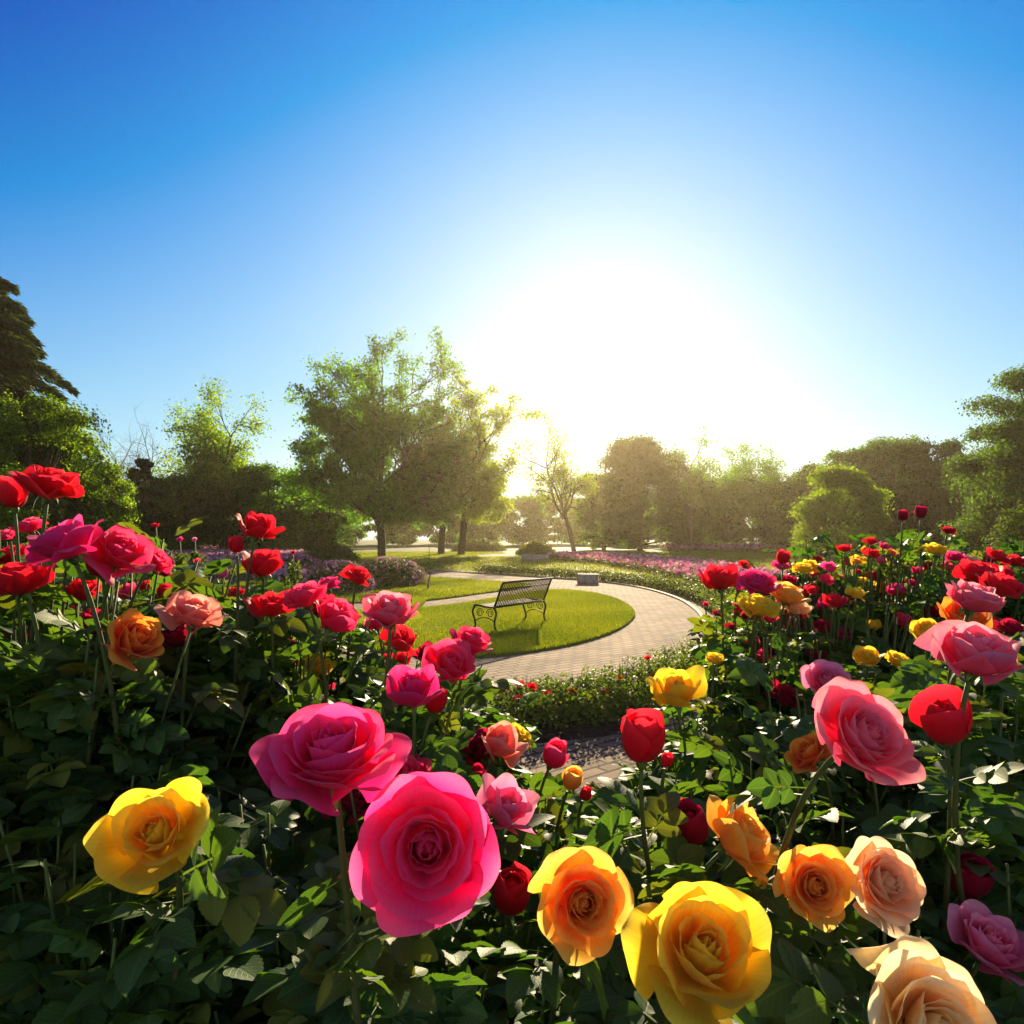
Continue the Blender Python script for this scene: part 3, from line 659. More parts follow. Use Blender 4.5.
   (848, 562, 14, 'small', 'red', (0, 1, .3), .055), (825, 579, 17, 'small', 'hotpink', (0, .9, .5), .06), (813, 574, 13, 'small', 'pink', (0, .9, .5), .05), (871, 541, 18, 'small', 'red', (0, 1, .3), .065), (885, 546, 13, 'small', 'magenta', (0, 1, .3), .05),
   (874, 554, 18, 'small', 'red', (0, .9, .5), .065), (866, 551, 12, 'small', 'flame', (0, .9, .5), .045), (881, 560, 13, 'small', 'palepink', (0, .9, .5), .05), (868, 609, 11, 'small', 'magenta', (0, .9, .5), .045),
   (852, 619, 11, 'small', 'magenta', (0, .9, .5), .045), (912, 583, 12, 'small', 'magenta', (0, .9, .5), .045), (842, 578, 10, 'small', 'flame', (0, .9, .5), .04), (905, 560, 10, 'small', 'orange', (0, .9, .5), .04),
   (893, 553, 11, 'small', 'flame', (0, .9, .5), .04), (858, 572, 10, 'small', 'red', (0, .9, .5), .04)]),
 dict(dome=(2.05, 2.6, .5, .5, 1.68), n=120, leaf='far', label='rose bush with magenta and red blooms cut off by the right edge', blooms=[
   (955, 556, 22, 'half', 'magenta', (0, 1, .2), .08), (972, 559, 20, 'half', 'peach', (.2, .95, .2), .075), (965, 571, 20, 'small', 'magenta', (0, 1, .3), .075), (1000, 572, 30, 'half', 'red', (.1, 1, .2), .10),
   (948, 566, 14, 'small', 'hotpink', (0, 1, .3), .055), (1015, 560, 24, 'half', 'red', (.1, 1, .2), .09), (990, 560, 16, 'small', 'crimson', (0, 1, .3), .06)]),
 dict(dome=(.02, 2.35, .40, .40, .84), n=45, leaf='far', label='low pale leaved rose bush without open blooms beside the low path', blooms=[(528, 812, 12, 'bud', 'red', (0, 1, .3), None)]),
 dict(dome=(-.55, 2.35, .5, .4, 1.22), n=55, leaf='far', label='rose bush half hidden behind the hot pink roses with a small red bud', blooms=[(385, 660, 12, 'bud', 'red', (0, 1, .3), None)]),
]
xr = np.random.default_rng(5)
for bi, (x0, x1, y0, y1), n, cols in [(16, (745, 905, 560, 640), 34, ['red', 'hotpink', 'pink', 'red', 'orange', 'crimson', 'magenta', 'yellow']), (15, (725, 830, 590, 660), 12, ['red', 'crimson', 'hotpink']),
                                      (17, (905, 1020, 555, 640), 10, ['red', 'hotpink', 'crimson', 'peach']), (1, (0, 190, 575, 660), 14, ['red', 'hotpink', 'mauve', 'crimson']), (19, (250, 470, 655, 720), 7, ['red', 'hotpink', 'crimson'])]:
    for k in range(n):
        BUSHES[bi]['blooms'].append((xr.uniform(x0, x1), xr.uniform(y0, y1), xr.uniform(13, 25), 'small' if xr.random() < .6 else 'cup', cols[xr.integers(len(cols))], (xr.normal(0, .25), .95, xr.uniform(.1, .6)), None))
        q = BUSHES[bi]['blooms'][-1]; dm = BUSHES[bi]['dome']; BUSHES[bi]['blooms'][-1] = q[:6] + (q[2] * (dm[1] + xr.uniform(-.75, .75) * dm[3]) / FPX,)
todo = []
for b in BUSHES:
    X, Y, rx, ry, H = b['dome']
    root = empty('rose_bush', (X, Y, 0)); tag(root, b['label'], 'rose bush', 'rose bushes in the foreground beds')
    stems = []
    for bl in b['blooms']:
        px, py, w, kind, pal, ax, D = bl[:7]; ft = bl[7] if len(bl) > 7 else None
        add_bloom(root, (X, Y), px, py, w, kind, pal, ax, CN[pal] + (' rose bud' if kind == 'bud' else ' rose bloom'), D, stems=stems, foot=ft)
    todo.append((root, b, stems))
for root, b, stems in todo:
    near_ = b['leaf'] == 'near'
    grow(root, b['dome'][:2], b['dome'], b['n'], b['leaf'], stems, warm=0.05 if near_ else 0.15, gap=0.029 if near_ else 0.031, lsize=0.097 if near_ else 0.088)

# ------------------------------------------------------------------ leaf scatter used by hedges, shrubs, trees
QUADLEAF = (np.array([[0, 0, 0], [0.32, 0.45, 0.06], [0, 1, -0.08], [-0.32, 0.45, 0.06]]), np.array([[0, 1, 2, 3]]))
def leaf_cloud(mb, P, size, c1, c2, N=None, spread=0.9):
    n = len(P)
    if N is None: Mx = rand_rot(n)
    else:
        D = rng.normal(size=(n, 3)); D -= N * np.sum(D * N, 1)[:, None] * 0.6
        Mx = frames(D, N + rng.normal(0, spread * .5, (n, 3)))
    V, Q = place(QUADLEAF[0], QUADLEAF[1], Mx, P, size * rng.uniform(0.6, 1.3, n))
    g = rng.uniform(0, 1, (n, 1)); c = np.array(c1) * (1 - g) + np.array(c2) * g
    mb.add(V, Q, np.repeat(c, 4, 0))
def flower_dots(mb, P, size, cols):
    """little five sided open flowers"""
    n = len(P); a = np.arange(5) * 2 * np.pi / 5
    T = np.concatenate([[[0, 0, -.25]], np.column_stack([np.cos(a), np.sin(a), np.zeros(5)])])
    Q = np.array([[0, i + 1, (i + 1) % 5 + 1] for i in range(5)])
    Nn = rng.normal(0, .6, (n, 3)) + np.array([0, -.3, 1]); Mx = frames(rng.normal(size=(n, 3)), Nn)
    V, P_ = place(T, Q, Mx, P, size * rng.uniform(.6, 1.3, n))
    cols = np.array(cols); c = cols[rng.integers(0, len(cols), n)] * rng.uniform(.8, 1.1, (n, 1))
    mb.add(V, P_, np.repeat(c, 6, 0))

# ---- flowering border plants between the brick path and the low path
bp_specs = [(-0.55, 6.35, .50, .42, 'low border shrub at the left end of the row beside the brick path', [(532, 688), (518, 700)]),
            (0.12, 6.45, .45, .45, 'low border shrub with small red flowers second from the left in the row', [(548, 695), (537, 712), (520, 686)]),
            (0.62, 6.6, .45, .47, 'low border shrub at the middle of the row with two red flowers', [(573, 693), (604, 694)]),
            (1.10, 6.85, .45, .52, 'low border shrub with upright red flowers right of the middle of the row', [(620, 681), (613, 702), (633, 702)]),
            (1.62, 7.2, .48, .60, 'tallest border shrub in the row at the turn of the brick path', [(648, 660), (653, 676)]),
            (2.15, 7.9, .5, .62, 'border shrub with plum coloured flowers at the right end of the row', [(670, 668), (682, 664), (690, 660)]),
            (-1.3, 6.6, .55, .45, 'low border shrub half hidden by the magenta roses', [(505, 692)])]
for X, Y, r_, H, lab, fl in bp_specs:
    root = empty('border_shrub', (X, Y, 0)); tag(root, lab, 'shrub', 'border shrubs along the brick path')
    n = 2900
    H *= .78
    a = rng.uniform(0, 6.28, n); rr = np.sqrt(rng.uniform(0, 1, n)); z = rng.uniform(0, 1, n) ** .7
    top = H * (1 - .25 * rr ** 2) * (1 + .12 * np.sin(a * 3 + X) + .1 * np.sin(rr * 9 + a * 5))
    P = np.column_stack([rr * np.cos(a) * r_ * 1.1, rr * np.sin(a) * r_, z * top])
    mb = MB(); leaf_cloud(mb, P, .040, (0.04, 0.09, 0.016), (0.12, 0.16, 0.03), np.column_stack([rr * np.cos(a), rr * np.sin(a), np.full(n, .9)]))
    mb.build('foliage', M_leaf_far, root)
    st = MB()
    for k in range(40):
        aa, q = rng.uniform(0, 6.28), rng.uniform(0, .9); f = np.array([q * .3 * math.cos(aa) * r_, q * .3 * math.sin(aa) * r_, 0])
        t = np.array([q * math.cos(aa) * r_, q * math.sin(aa) * r_, H * rng.uniform(.8, 1.2) * (1 - .2 * q * q)])
        st.tube(bez(f, (f + t) / 2 + [0, 0, .05], t, 5), np.linspace(.005, .0015, 5), 4)
    st.C = [np.broadcast_to(np.array([.07, .09, .03]), (len(v), 3)) for v in st.V]
    st.build('stem', M_stem, root)
    for fx, fy in fl:
        seed_n[0] += 1; d = Y - .1
        inner, _ = bloom_meshes('small', PAL['red' if 'plum' not in lab else 'crimson'], seed_n[0], 0)
        o = inner.build('flower', M_petal, root, True); p = at(fx, fy, d)
        o.location = p - np.array([X, Y, 0]); s_ = .055; o.scale = (s_,) * 3; o.rotation_euler = (R(35), R(rng.uniform(-20, 20)), 0)
        sm = MB(); sm.tube(bez(p - [X, Y, 0], p - [X, Y, .1], np.array([(p[0] - X) * .6, (p[1] - Y) * .6, .1]), 6), .004, 5)
        sm.C = [np.broadcast_to(np.array([.07, .11, .03]), (len(v), 3)) for v in sm.V]
        sm.build('flower_stem', M_stem, root, True)

# ---- hedge along the outer edge of the path, flower beds
def strip_pts(line, off0, off1, n):
    T = np.gradient(line, axis=0); T /= np.linalg.norm(T, axis=1)[:, None]; Nn = np.column_stack([-T[:, 1], T[:, 0]])
    seg = np.concatenate([[0], np.cumsum(np.linalg.norm(np.diff(line, axis=0), axis=1))])
    s = rng.uniform(0, seg[-1], n); p = np.column_stack([np.interp(s, seg, line[:, k]) for k in (0, 1)]); q = np.column_stack([np.interp(s, seg, Nn[:, k]) for k in (0, 1)])
    w = rng.uniform(0, 1, n); return p + q * (off0 + (off1 - off0) * w)[:, None], w
def hedge_strip(name, line, off0, off1, h, n, lab, size=.07, flowers=0, cols=None, c1=(0.035, 0.07, 0.015), c2=(0.09, 0.12, 0.025)):
    P, w = strip_pts(line, off0, off1, n)
    top = h * (0.75 + .25 * np.sin(np.pi * w)) * (1 + .12 * np.sin(P[:, 0] * 2.3) * np.sin(P[:, 1] * 1.7))
    z = rng.uniform(0, 1, n) ** .5 * top
    root = empty(name, (line[len(line)//2][0], line[len(line)//2][1], 0)); rl = np.array(root.location)
    tag(root, lab, 'hedge')
    mb = MB(); leaf_cloud(mb, np.column_stack([P, z]) - rl, size, c1, c2, np.tile([0, 0, 1.0], (n, 1)), 1.4); mb.build('foliage', M_leaf_far, root)
    st = MB(); Ps, w_ = strip_pts(line, off0 + .1, off1 - .1, 160)
    for p in Ps: st.tube(np.array([[p[0], p[1], 0], [p[0] + rng.normal(0, .05), p[1] + rng.normal(0, .05), h * .7]]) - rl, [.012, .004], 4)
    st.build('stem', M_bark, root)['kind'] = 'stuff'
outl = outer[4 * 8 - 4: 11 * 8]
hedge_strip('low_hedge', outl[::-1], -.25, -1.25, .34, 26000, 'low loose green hedge following the outer kerb of the curving path', .075)
def flower_mass(name, poly, h, nl, nf, lab, cols, fsize=.08, lsize=.11):
    P = scatter(poly, nl); mb = MB(); c = np.mean(poly, axis=0); root = empty(name, (c[0], c[1], 0)); rl = np.array(root.location)
    tag(root, lab, 'flower bed', kind='stuff')
    leaf_cloud(mb, np.column_stack([P, rng.uniform(0, 1, nl) ** .6 * h]) - rl, lsize, (0.03, 0.065, 0.016), (0.085, 0.12, 0.025), np.tile([0, 0, 1.0], (nl, 1)), 1.5)
    mb.build('foliage', M_leaf_far, root)['kind'] = 'stuff'
    Pf = scatter(poly, nf * 2); sz = 6.0 / max(1.0, fsize * 12)
    w_ = .5 + .5 * np.sin(Pf[:, 0] * sz + 1.7 * np.sin(Pf[:, 1] * sz * .7)) * np.sin(Pf[:, 1] * sz * .8 + Pf[:, 0]); Pf = Pf[rng.uniform(0, 1, len(Pf)) < .15 + .7 * w_]; nf = len(Pf); fm = MB(); flower_dots(fm, np.column_stack([Pf, h * rng.uniform(.75, 1.3, nf)]) - rl, fsize, cols)
    fm.build('blossom', M_petal2, root)['kind'] = 'stuff'
PK = [(0.56, 0.13, 0.28), (0.64, 0.24, 0.36), (0.46, 0.09, 0.24), (0.66, 0.34, 0.42)]
LV = [(0.50, 0.25, 0.36), (0.58, 0.22, 0.33), (0.45, 0.2, 0.34), (0.62, 0.35, 0.40)]
flower_mass('flower_bed', [gnd(548, 560), gnd(600, 565), gnd(650, 574), gnd(700, 590), gnd(760, 600), gnd(800, 585), gnd(740, 572), gnd(690, 565), gnd(620, 558.5), gnd(560, 556.5)], .36, 26000, 3400,
            'pink flower bed behind the low hedge of the curving path', PK, .085)
flower_mass('flower_bed', [gnd(660, 551.5), gnd(800, 554), gnd(860, 551), gnd(800, 548.5), gnd(670, 548.5)], .5, 12000, 2200, 'far strip of pink flowers in front of the dark trees', PK, .17, .2)
flower_mass('flower_bed', [gnd(150, 556), gnd(200, 580), gnd(270, 592), gnd(330, 590), gnd(310, 566), gnd(300, 553), gnd(180, 549)], .45, 20000, 6000, 'broad bed of lilac pink flowers behind the red roses at left', LV, .10, .13)
flower_mass('flower_bed', [gnd(60, 560), gnd(60, 610), gnd(170, 604), gnd(170, 562)], .5, 9000, 1500, 'leafy bed of lilac flowers at far left under the trees', LV, .09, .13)

# ---- round shrubs
def dome_shrub(name, px, d, W, H, n, lab, cat='shrub', size=.1, c1=(0.03, 0.06, 0.015), c2=(0.09, 0.115, 0.02), flowers=0, cols=None, grp=None, py=None, flat=1.0, mat=None, fs=.08):
    X = (px - 512) / FPX * d
    root = empty(name, (X, d, 0)); tag(root, lab, cat, grp)
    v = rng.normal(size=(n, 3)); v[:, 2] = np.abs(v[:, 2]); v /= np.linalg.norm(v, axis=1)[:, None]
    bump = 1 + .07 * np.sin(v[:, 0] * 7 + px) * np.sin(v[:, 2] * 9) + .06 * np.sin(v[:, 1] * 11 + px)
    rad = rng.uniform(.25, 1, n) ** .33 * bump
    P = v * rad[:, None] * np.array([W / 2, W / 2, H]); P[:, 2] = np.minimum(P[:, 2] ** 1.0, H * 1.1)
    mb = MB(); leaf_cloud(mb, P, size, c1, c2, v, 1.1); mb.build('foliage', mat or M_leaf_far, root)
    st = MB()
    for k in range(9):
        a = k * .7; st.tube(bez(np.array([.05 * math.cos(a), .05 * math.sin(a), 0]), np.array([W * .1 * math.cos(a), W * .1 * math.sin(a), H * .4]), np.array([W * .35 * math.cos(a), W * .35 * math.sin(a), H * .7]), 5), np.linspace(.03, .01, 5) * max(1, H), 5)
    st.build('stem', M_bark, root)
    if flowers:
        vf = rng.normal(size=(flowers, 3)); vf[:, 2] = np.abs(vf[:, 2]); vf /= np.linalg.norm(vf, axis=1)[:, None]
        fm = MB(); flower_dots(fm, vf * np.array([W / 2, W / 2, H]) * 1.03, fs, cols); fm.build('blossom', M_petal2, root)['kind'] = 'stuff'
    return root
dome_shrub('clipped_shrub', 331, 38, 3.3, 1.22, 9000, 'smooth clipped green shrub left of the big tree trunk', size=.11, c2=(0.09, 0.13, 0.02))
dome_shrub('lavender_shrub', 388, 24, 2.8, .95, 11000, 'wide mound of small lilac flowers beside the small lawn', size=.075, flowers=700, cols=LV, grp='lilac flowering mounds', fs=.045)
dome_shrub('lavender_shrub', 338, 21, 2.2, .95, 9000, 'lilac flowering mound behind the hot pink roses, left of the wider one', size=.075, flowers=600, cols=LV, grp='lilac flowering mounds', fs=.045)
dome_shrub('lavender_shrub', 296, 27, 2.6, .95, 8000, 'lilac flowering mound in front of the clipped shrub', size=.085, flowers=700, cols=PK, grp='lilac flowering mounds', fs=.06)
dome_shrub('round_shrub', 1022, 24, 2.3, 2.75, 11000, 'rounded dark clipped shrub at the right edge behind the roses', size=.10, mat=M_tree, c1=(0.02, 0.04, 0.015), c2=(0.06, 0.075, 0.02))
dome_shrub('far_hedge', 478, 75, 6.0, 1.3, 6000, 'long low clipped hedge beyond the twin tree trunks', 'hedge', size=.2)
dome_shrub('far_hedge', 536, 60, 3.4, 1.25, 6000, 'sunlit low hedge on the open lawn beyond the bench', 'hedge', size=.16, c1=(.07, .09, .02), c2=(.14, .15, .03))
# tall single rose stalks standing in the left bed
for px, py, d, lab in [(156, 527, 6.0, 'tall single rose stalk with a dark pink flower, tallest in the left bed'), (180, 541, 6.5, 'rose stalk with a crimson flower right of the tallest stalk'), (195, 541, 7.2, 'thin rose stalk with a small pink flower beside the crimson one'),
                       (198, 563, 5.5, 'rose stalk with a low red flower in the left bed'), (293, 554, 8, 'rose stalk with a round red flower before the clipped shrub'), (190, 580, 5.0, 'rose stalk with a magenta flower low behind the orange rose'), (223, 569, 5.2, 'rose stalk with a lilac flower left of the stacked red roses')]:
    p = at(px, py, d); root = empty('rose_stalk', (p[0], d, 0)); tag(root, lab, 'rose', 'single rose stalks in the left bed')
    seed_n[0] += 1; inner, _ = bloom_meshes('small', PAL[['hotpink', 'crimson', 'pink', 'red', 'red', 'magenta', 'mauve'][seed_n[0] % 7]], seed_n[0], 0)
    o = inner.build('flower', M_petal, root, True); o.location = (0, 0, p[2]); o.scale = (.045,) * 3; o.rotation_euler = (R(25), 0, 0)
    st = MB(); st.tube(bez(np.array([0, 0, 0.]), np.array([.05, 0, p[2] / 2]), np.array([0, 0, p[2] + .01]), 8), np.linspace(.01, .005, 8), 5)
    st.C = [np.broadcast_to(np.array([.07, .1, .03]), (len(v), 3)) for v in st.V]; st.build('stem', M_stem, root, True)
    n = 900; z = rng.uniform(.1, .93, n) * p[2]; a = rng.uniform(0, 6.28, n); rr = rng.uniform(.02, .32, n) * (1.15 - z / p[2])
    lm = MB(); leaf_cloud(lm, np.column_stack([rr * np.cos(a), rr * np.sin(a), z]), .05, (.03, .065, .015), (.09, .12, .025)); lm.build('foliage', M_leaf_far, root)

# ------------------------------------------------------------------ bench
def bench():
    fx, fy = -0.28, 12.1                                   # foot of the near rear leg
    ldir = np.array([0.58, 0.815]); fdir = np.array([-0.815, 0.58])
    root = empty('park_bench', (fx, fy, 0.035), math.atan2(ldir[1], ldir[0]))
    tag(root, 'dark green iron park bench with slatted back standing on the sunlit lawn', 'bench')
    L_, Dp = 1.62, 0.50                                    # local x along the bench, local y towards the front of the seat
    prof = [(Dp, .435), (Dp - .06, .452), (Dp - .25, .43), (.06, .42)]
    back = [(.045, .435), (-.01, .55), (-.07, .70), (-.13, .84), (-.165, .875)]
    seat, bk = MB(), MB()
    pr = catmull(np.array(prof), 4); br = catmull(np.array(back), 4)
    nsl = 30
    for k in range(nsl):
        x = .035 + k * (L_ - .07) / (nsl - 1)
        for mb_, q in ((seat, pr), (bk, br)):
            w, th = .015, .005
            T = np.gradient(q, axis=0); T /= np.linalg.norm(T, axis=1)[:, None]; nn = np.column_stack([-T[:, 1], T[:, 0]]) * th
            a, b = q - nn / 2, q + nn / 2; m = len(q)
            V = np.concatenate([np.column_stack([np.full(m, x + sx), p[:, 0], p[:, 1]]) for p in (a, b) for sx in (-w, w)])
            i = np.arange(m - 1)
            mb_.add(V, [np.stack([i + o0, i + 1 + o0, i + 1 + o1, i + o1], -1) for o0, o1 in ((0, m), (m, 3 * m), (3 * m, 2 * m), (2 * m, 0))])
    for q in ((Dp + .004, .428), (.052, .418), (.28, .418)): seat.tube([[0, q[0], q[1]], [L_, q[0], q[1]]], .013, 8)
    for q in ((.042, .442), (-.094, .762)): bk.tube([[0.02, q[0] - .012, q[1]], [L_ - .02, q[0] - .012, q[1]]], .010, 8)
    bk.tube([[-.02, -.168, .875], [L_ + .02, -.168, .875]], .019, 10)
    for x in (0.0, L_): bk.tube(np.column_stack([np.full(len(br), x), br]), .016, 8)
    for x in (0.0, L_): seat.tube(np.column_stack([np.full(len(pr), x), pr]), .015, 8)
    seat.build('seat', M_iron, root, True); bk.build('backrest', M_iron, root, True)
    for x in (0.0, L_):
        for front in (True, False):
            mb = MB()
            if front: q = catmull(np.array([(Dp - .02, .43), (Dp + .035, .33), (Dp - .015, .18), (Dp - .03, .08), (Dp + .02, .012), (Dp + .055, .012)]), 5)
            else: q = catmull(np.array([(.05, .42), (.00, .32), (.035, .18), (.03, .08), (-.02, .012), (-.055, .012)]), 5)
            mb.tube(np.column_stack([np.full(len(q), x), q]), np.linspace(.020, .015, len(q)), 8)
            mb.build('leg', M_iron, root, True)
        sc2 = MB()                                        # scrolled bracket between the legs
        t = np.linspace(0, 1, 26)
        for s0, cy in ((1, .135), (-1, .365)):
            a = t * 4.2 * math.pi * .8; rad = .085 * (1 - t * .75)
            sc2.tube(np.column_stack([np.full(26, x), cy + s0 * rad * np.cos(a), .315 + rad * np.sin(a)]), .0085, 6)
        arch = catmull(np.array([(.03, .16), (.13, .215), (.25, .235), (.37, .215), (Dp - .03, .16)]), 6)
        sc2.tube(np.column_stack([np.full(len(arch), x), arch]), .010, 6)
        sc2.build('scroll_bracket', M_iron, root, True)
bench()

# stone block, far stone bench, stakes
def stone_block(px, py, W, D_, H, name, lab):
    g_ = gnd(px, py); root = empty(name, (g_[0], g_[1], 0), R(-12)); tag(root, lab, 'stone block')
    b = MB(); b.box((0, 0, H * .4), (W, D_, H * .8)); b.build('base', M_stone, root)
    t = MB(); bev = .02; w, d, z0, z1 = W / 2 + .03, D_ / 2 + .03, H * .8, H
    V = [[sx * w, sy * d, z0] for sx, sy in ((-1, -1), (1, -1), (1, 1), (-1, 1))] + [[sx * w, sy * d, z1 - bev] for sx, sy in ((-1, -1), (1, -1), (1, 1), (-1, 1))] + [[sx * (w - bev), sy * (d - bev), z1] for sx, sy in ((-1, -1), (1, -1), (1, 1), (-1, 1))]
    t.add(V, [np.array([[k, (k + 1) % 4, (k + 1) % 4 + 4, k + 4] for k in range(4)]), np.array([[k + 4, (k + 1) % 4 + 4, (k + 1) % 4 + 8, k + 8] for k in range(4)]), np.array([[8, 9, 10, 11]])])
    t.build('cap', M_stone, root)
stone_block(588, 583.5, .72, .55, .34, 'stone_block', 'small grey stone block set in the low hedge at the path edge')
stone_block(534, 561, 1.6, .6, .45, 'stone_block', 'low pale stone seat far off by the sunlit hedge')
for px, py, h, lab in [(427.5, 591, .55, 'thin leaning wooden stake on the small lawn'), (429, 559.5, .95, 'thin wooden stake under the twin trees')]:
    g_ = gnd(px, py); root = empty('garden_stake', (g_[0], g_[1], 0)); tag(root, lab, 'stake')
    mb = MB(); mb.tube([[0, 0, 0], [.03, 0, h * .5], [.09 if h < .7 else .0, 0, h]], [.03, .027, .02], 6); mb.build('post', M_wood, root)
    mb = MB(); mb.box((.09 if h < .7 else 0, 0, h + .03), (.10, .05, .07)); mb.build('cap', M_wood, root)

# ------------------------------------------------------------------ trees
def branch_tree(H, W, trunk_h, seed, n_limb=6, leaves=16000, lsize=.22, clump=.55, stems=1, lean=0.0, sparse=1.0, r0=None, up=0.5, leaf=True, levels=3):
    """returns (wood MB, leaf positions) of a branching tree in local metres"""
    r = np.random.default_rng(seed); wood = MB(); tips = []
    r0 = r0 or H * .022
    def limb(p, d, L_, rad, lev):
        n = 6; pts = [p]; dd = d / np.linalg.norm(d)
        for k in range(n):
            dd = dd + r.normal(0, .13, 3) + np.array([0, 0, .07 * (1 if lev < 2 else .3)]); dd /= np.linalg.norm(dd); pts.append(pts[-1] + dd * L_ / n)
        pts = np.array(pts); wood.tube(pts, np.linspace(rad, rad * .45, n + 1), 7 if lev < 2 else 4)
        if lev >= levels:
            tips.append((pts[3], .8)); tips.append((pts[5], 1.0)); tips.append((pts[-1], 1.0)); return
        nc = {0: n_limb, 1: 6, 2: 5, 3: 4}[lev]
        for k in range(nc):
            t = r.uniform(.3, 1.0) if k < nc - 1 else 1.0; i = min(int(t * n), n - 1); q = pts[i] + (pts[i + 1] - pts[i]) * (t * n - i)
            ax = pts[-1] - pts[0]; ax /= np.linalg.norm(ax)
            side = r.normal(size=3); side -= ax * side.dot(ax); side /= np.linalg.norm(side)
            nd = ax * (.55 if t < 1 else 1.2) + side * r.uniform(.6, 1.0) + np.array([0, 0, .12])
            limb(q, nd, L_ * r.uniform(.48, .70), rad * .5 * (1.15 - t * .4), lev + 1)
    for s in range(stems):
        a = r.uniform(0, 6.28); off = np.array([math.cos(a), math.sin(a), 0]) * r0 * (.6 if stems > 1 else 0)
        flare = np.array([off + [0, 0, -.1], off + [0, 0, .3], off * 1.2 + [lean * trunk_h * .3, 0, trunk_h * .5], off * 2.2 + [lean * trunk_h, 0, trunk_h]])
        fl = catmull(flare, 4); wood.tube(fl, np.interp(np.linspace(0, 1, len(fl)), [0, .15, 1], [r0 * 1.5, r0, r0 * .8]) * (1 if stems == 1 else .75), 10)
        top = flare[-1]; k0 = r.uniform(0, 6.28)
        for k in range(n_limb):
            a = k0 + k * 2 * math.pi / n_limb + r.uniform(-.35, .35); e = r.uniform(.25, 1.15) if k else 1.4
            d = np.array([math.cos(a) * math.cos(e) + lean, math.sin(a) * math.cos(e), math.sin(e) * up * 2])
            z = top - np.array([0, 0, r.uniform(0, .25) * trunk_h])
            hor = W / 2 * .62; ver = (H - trunk_h) * .62
            L_ = 1 / math.sqrt((math.cos(e) / hor) ** 2 + (math.sin(e) / ver) ** 2)
            limb(z, d, L_, r0 * .55, 1)
    if not leaf: return wood, None
    T = np.array([t[0] for t in tips]); n = leaves; k = r.integers(0, len(T), n)
    P = T[k] + r.normal(0, clump * .55, (n, 3)) * np.array([1, 1, .75])
    return wood, P
def fit(P, wood, H, W):
    """scale the whole tree so that its crown has the asked height and width"""
    z1 = np.percentile(P[:, 2], 99.7); w1 = np.percentile(np.abs(P[:, 0]), 98.5) * 2
    s = np.array([W / w1, W / w1, H / z1])
    wood.V = [v * s for v in wood.V]; return P * s
def tree(name, px, d, H, W, lab, seed, c1, c2, grp=None, cx=0.0, **k):
    X = (px - 512) / FPX * d; root = empty(name, (X, d, 0)); tag(root, lab, 'tree', grp)
    ls = k.pop('lsize', .22) * .84; k['leaves'] = int(k['leaves'] * 1.5)
    wood, P = branch_tree(H, W, seed=seed, lsize=ls, **k)
    P = fit(P, wood, H, W); P[:, 0] += cx * np.clip(P[:, 2] / H, 0, 1)
    wood.V = [np.column_stack([v[:, 0] + cx * np.clip(v[:, 2] / H, 0, 1), v[:, 1:]]) for v in wood.V]
    P = P[P[:, 2] > .25]
    wood.build('trunk', M_bark, root, True)
    mb = MB(); leaf_cloud(mb, P, ls, c1, c2); mb.build('crown', M_tree, root)
    return root
def clump_crown(mb, H, W, z0, seed, nclump, leaves, lsize, c1, c2, flat=.6, cr=.34, shape='dome'):
    r = np.random.default_rng(seed); cs = []
    for k in range(nclump):
        v = r.normal(size=3); v /= np.linalg.norm(v); q = r.uniform(.35, 1) ** .5
        zz = (v[2] * .5 + .5)
        z = z0 + zz * (H - z0) * q ** .3
        rr = W / 2 * q * {'dome': math.sqrt(max(0, 1 - (max(zz - .3, 0) / .75) ** 2)), 'cone': 1.05 - zz * .95}[shape]
        a = r.uniform(0, 6.28); s = W * cr * r.uniform(.55, 1.1) * (1 if shape == 'dome' else 1.15 - zz * .95)
        cs.append((rr * math.cos(a) * .82, rr * math.sin(a) * .82, min(z, H - s * flat * .55), s))
    per = leaves // nclump
    for x, y, z, s in cs:
        v = r.normal(size=(per, 3)); v /= np.linalg.norm(v, axis=1)[:, None]; v[:, 2] = np.where(v[:, 2] < -.25, -v[:, 2], v[:, 2])
        q = r.uniform(.3, 1.08, per)[:, None] ** .5 * (1 + .16 * r.normal(size=(per, 1)))
        P = v * q * np.array([s, s, s * flat]) * .62 + [x, y, z]
        g = r.uniform(.75, 1.25)
        leaf_cloud(mb, P[P[:, 2] > .15], lsize, np.array(c1) * g, np.array(c2) * g, v[P[:, 2] > .15], 1.1)
    return cs
def bush_tree(name, px, d, H, W, lab, seed, c1, c2, z0=None, grp=None, nclump=34, leaves=11000, lsize=.26, flat=.6, cr=.34, shape='dome', cat='tree', mat=None):
    X = (px - 512) / FPX * d; root = empty(name, (X, d, 0)); tag(root, lab, cat, grp)
    mb = MB(); z0 = H * .18 if z0 is None else z0; leaves = int(leaves * 1.4); lsize *= .88
    cs = clump_crown(mb, H, W, z0, seed, nclump, leaves, lsize, c1, c2, flat, cr, shape)
    mb.build('crown', mat or M_tree, root)
    wd = MB(); wd.tube(np.array([[0, 0, -.1], [0, 0, .3], [.1, 0, H * .35], [0, .1, H * .8]]), [H * .035, H * .024, H * .018, H * .006], 8)
    for x, y, z, s in cs[::2]: wd.tube(bez(np.array([0, 0, max(.4, z * .45)]), np.array([x * .5, y * .5, z * .62]), np.array([x, y, z]), 5), np.linspace(H * .010, H * .003, 5), 5)
    wd.build('trunk', M_bark, root, True)
    return root
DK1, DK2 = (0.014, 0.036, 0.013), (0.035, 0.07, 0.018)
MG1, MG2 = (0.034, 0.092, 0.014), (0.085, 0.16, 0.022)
YG1, YG2 = (0.065, 0.115, 0.012), (0.16, 0.19, 0.022)
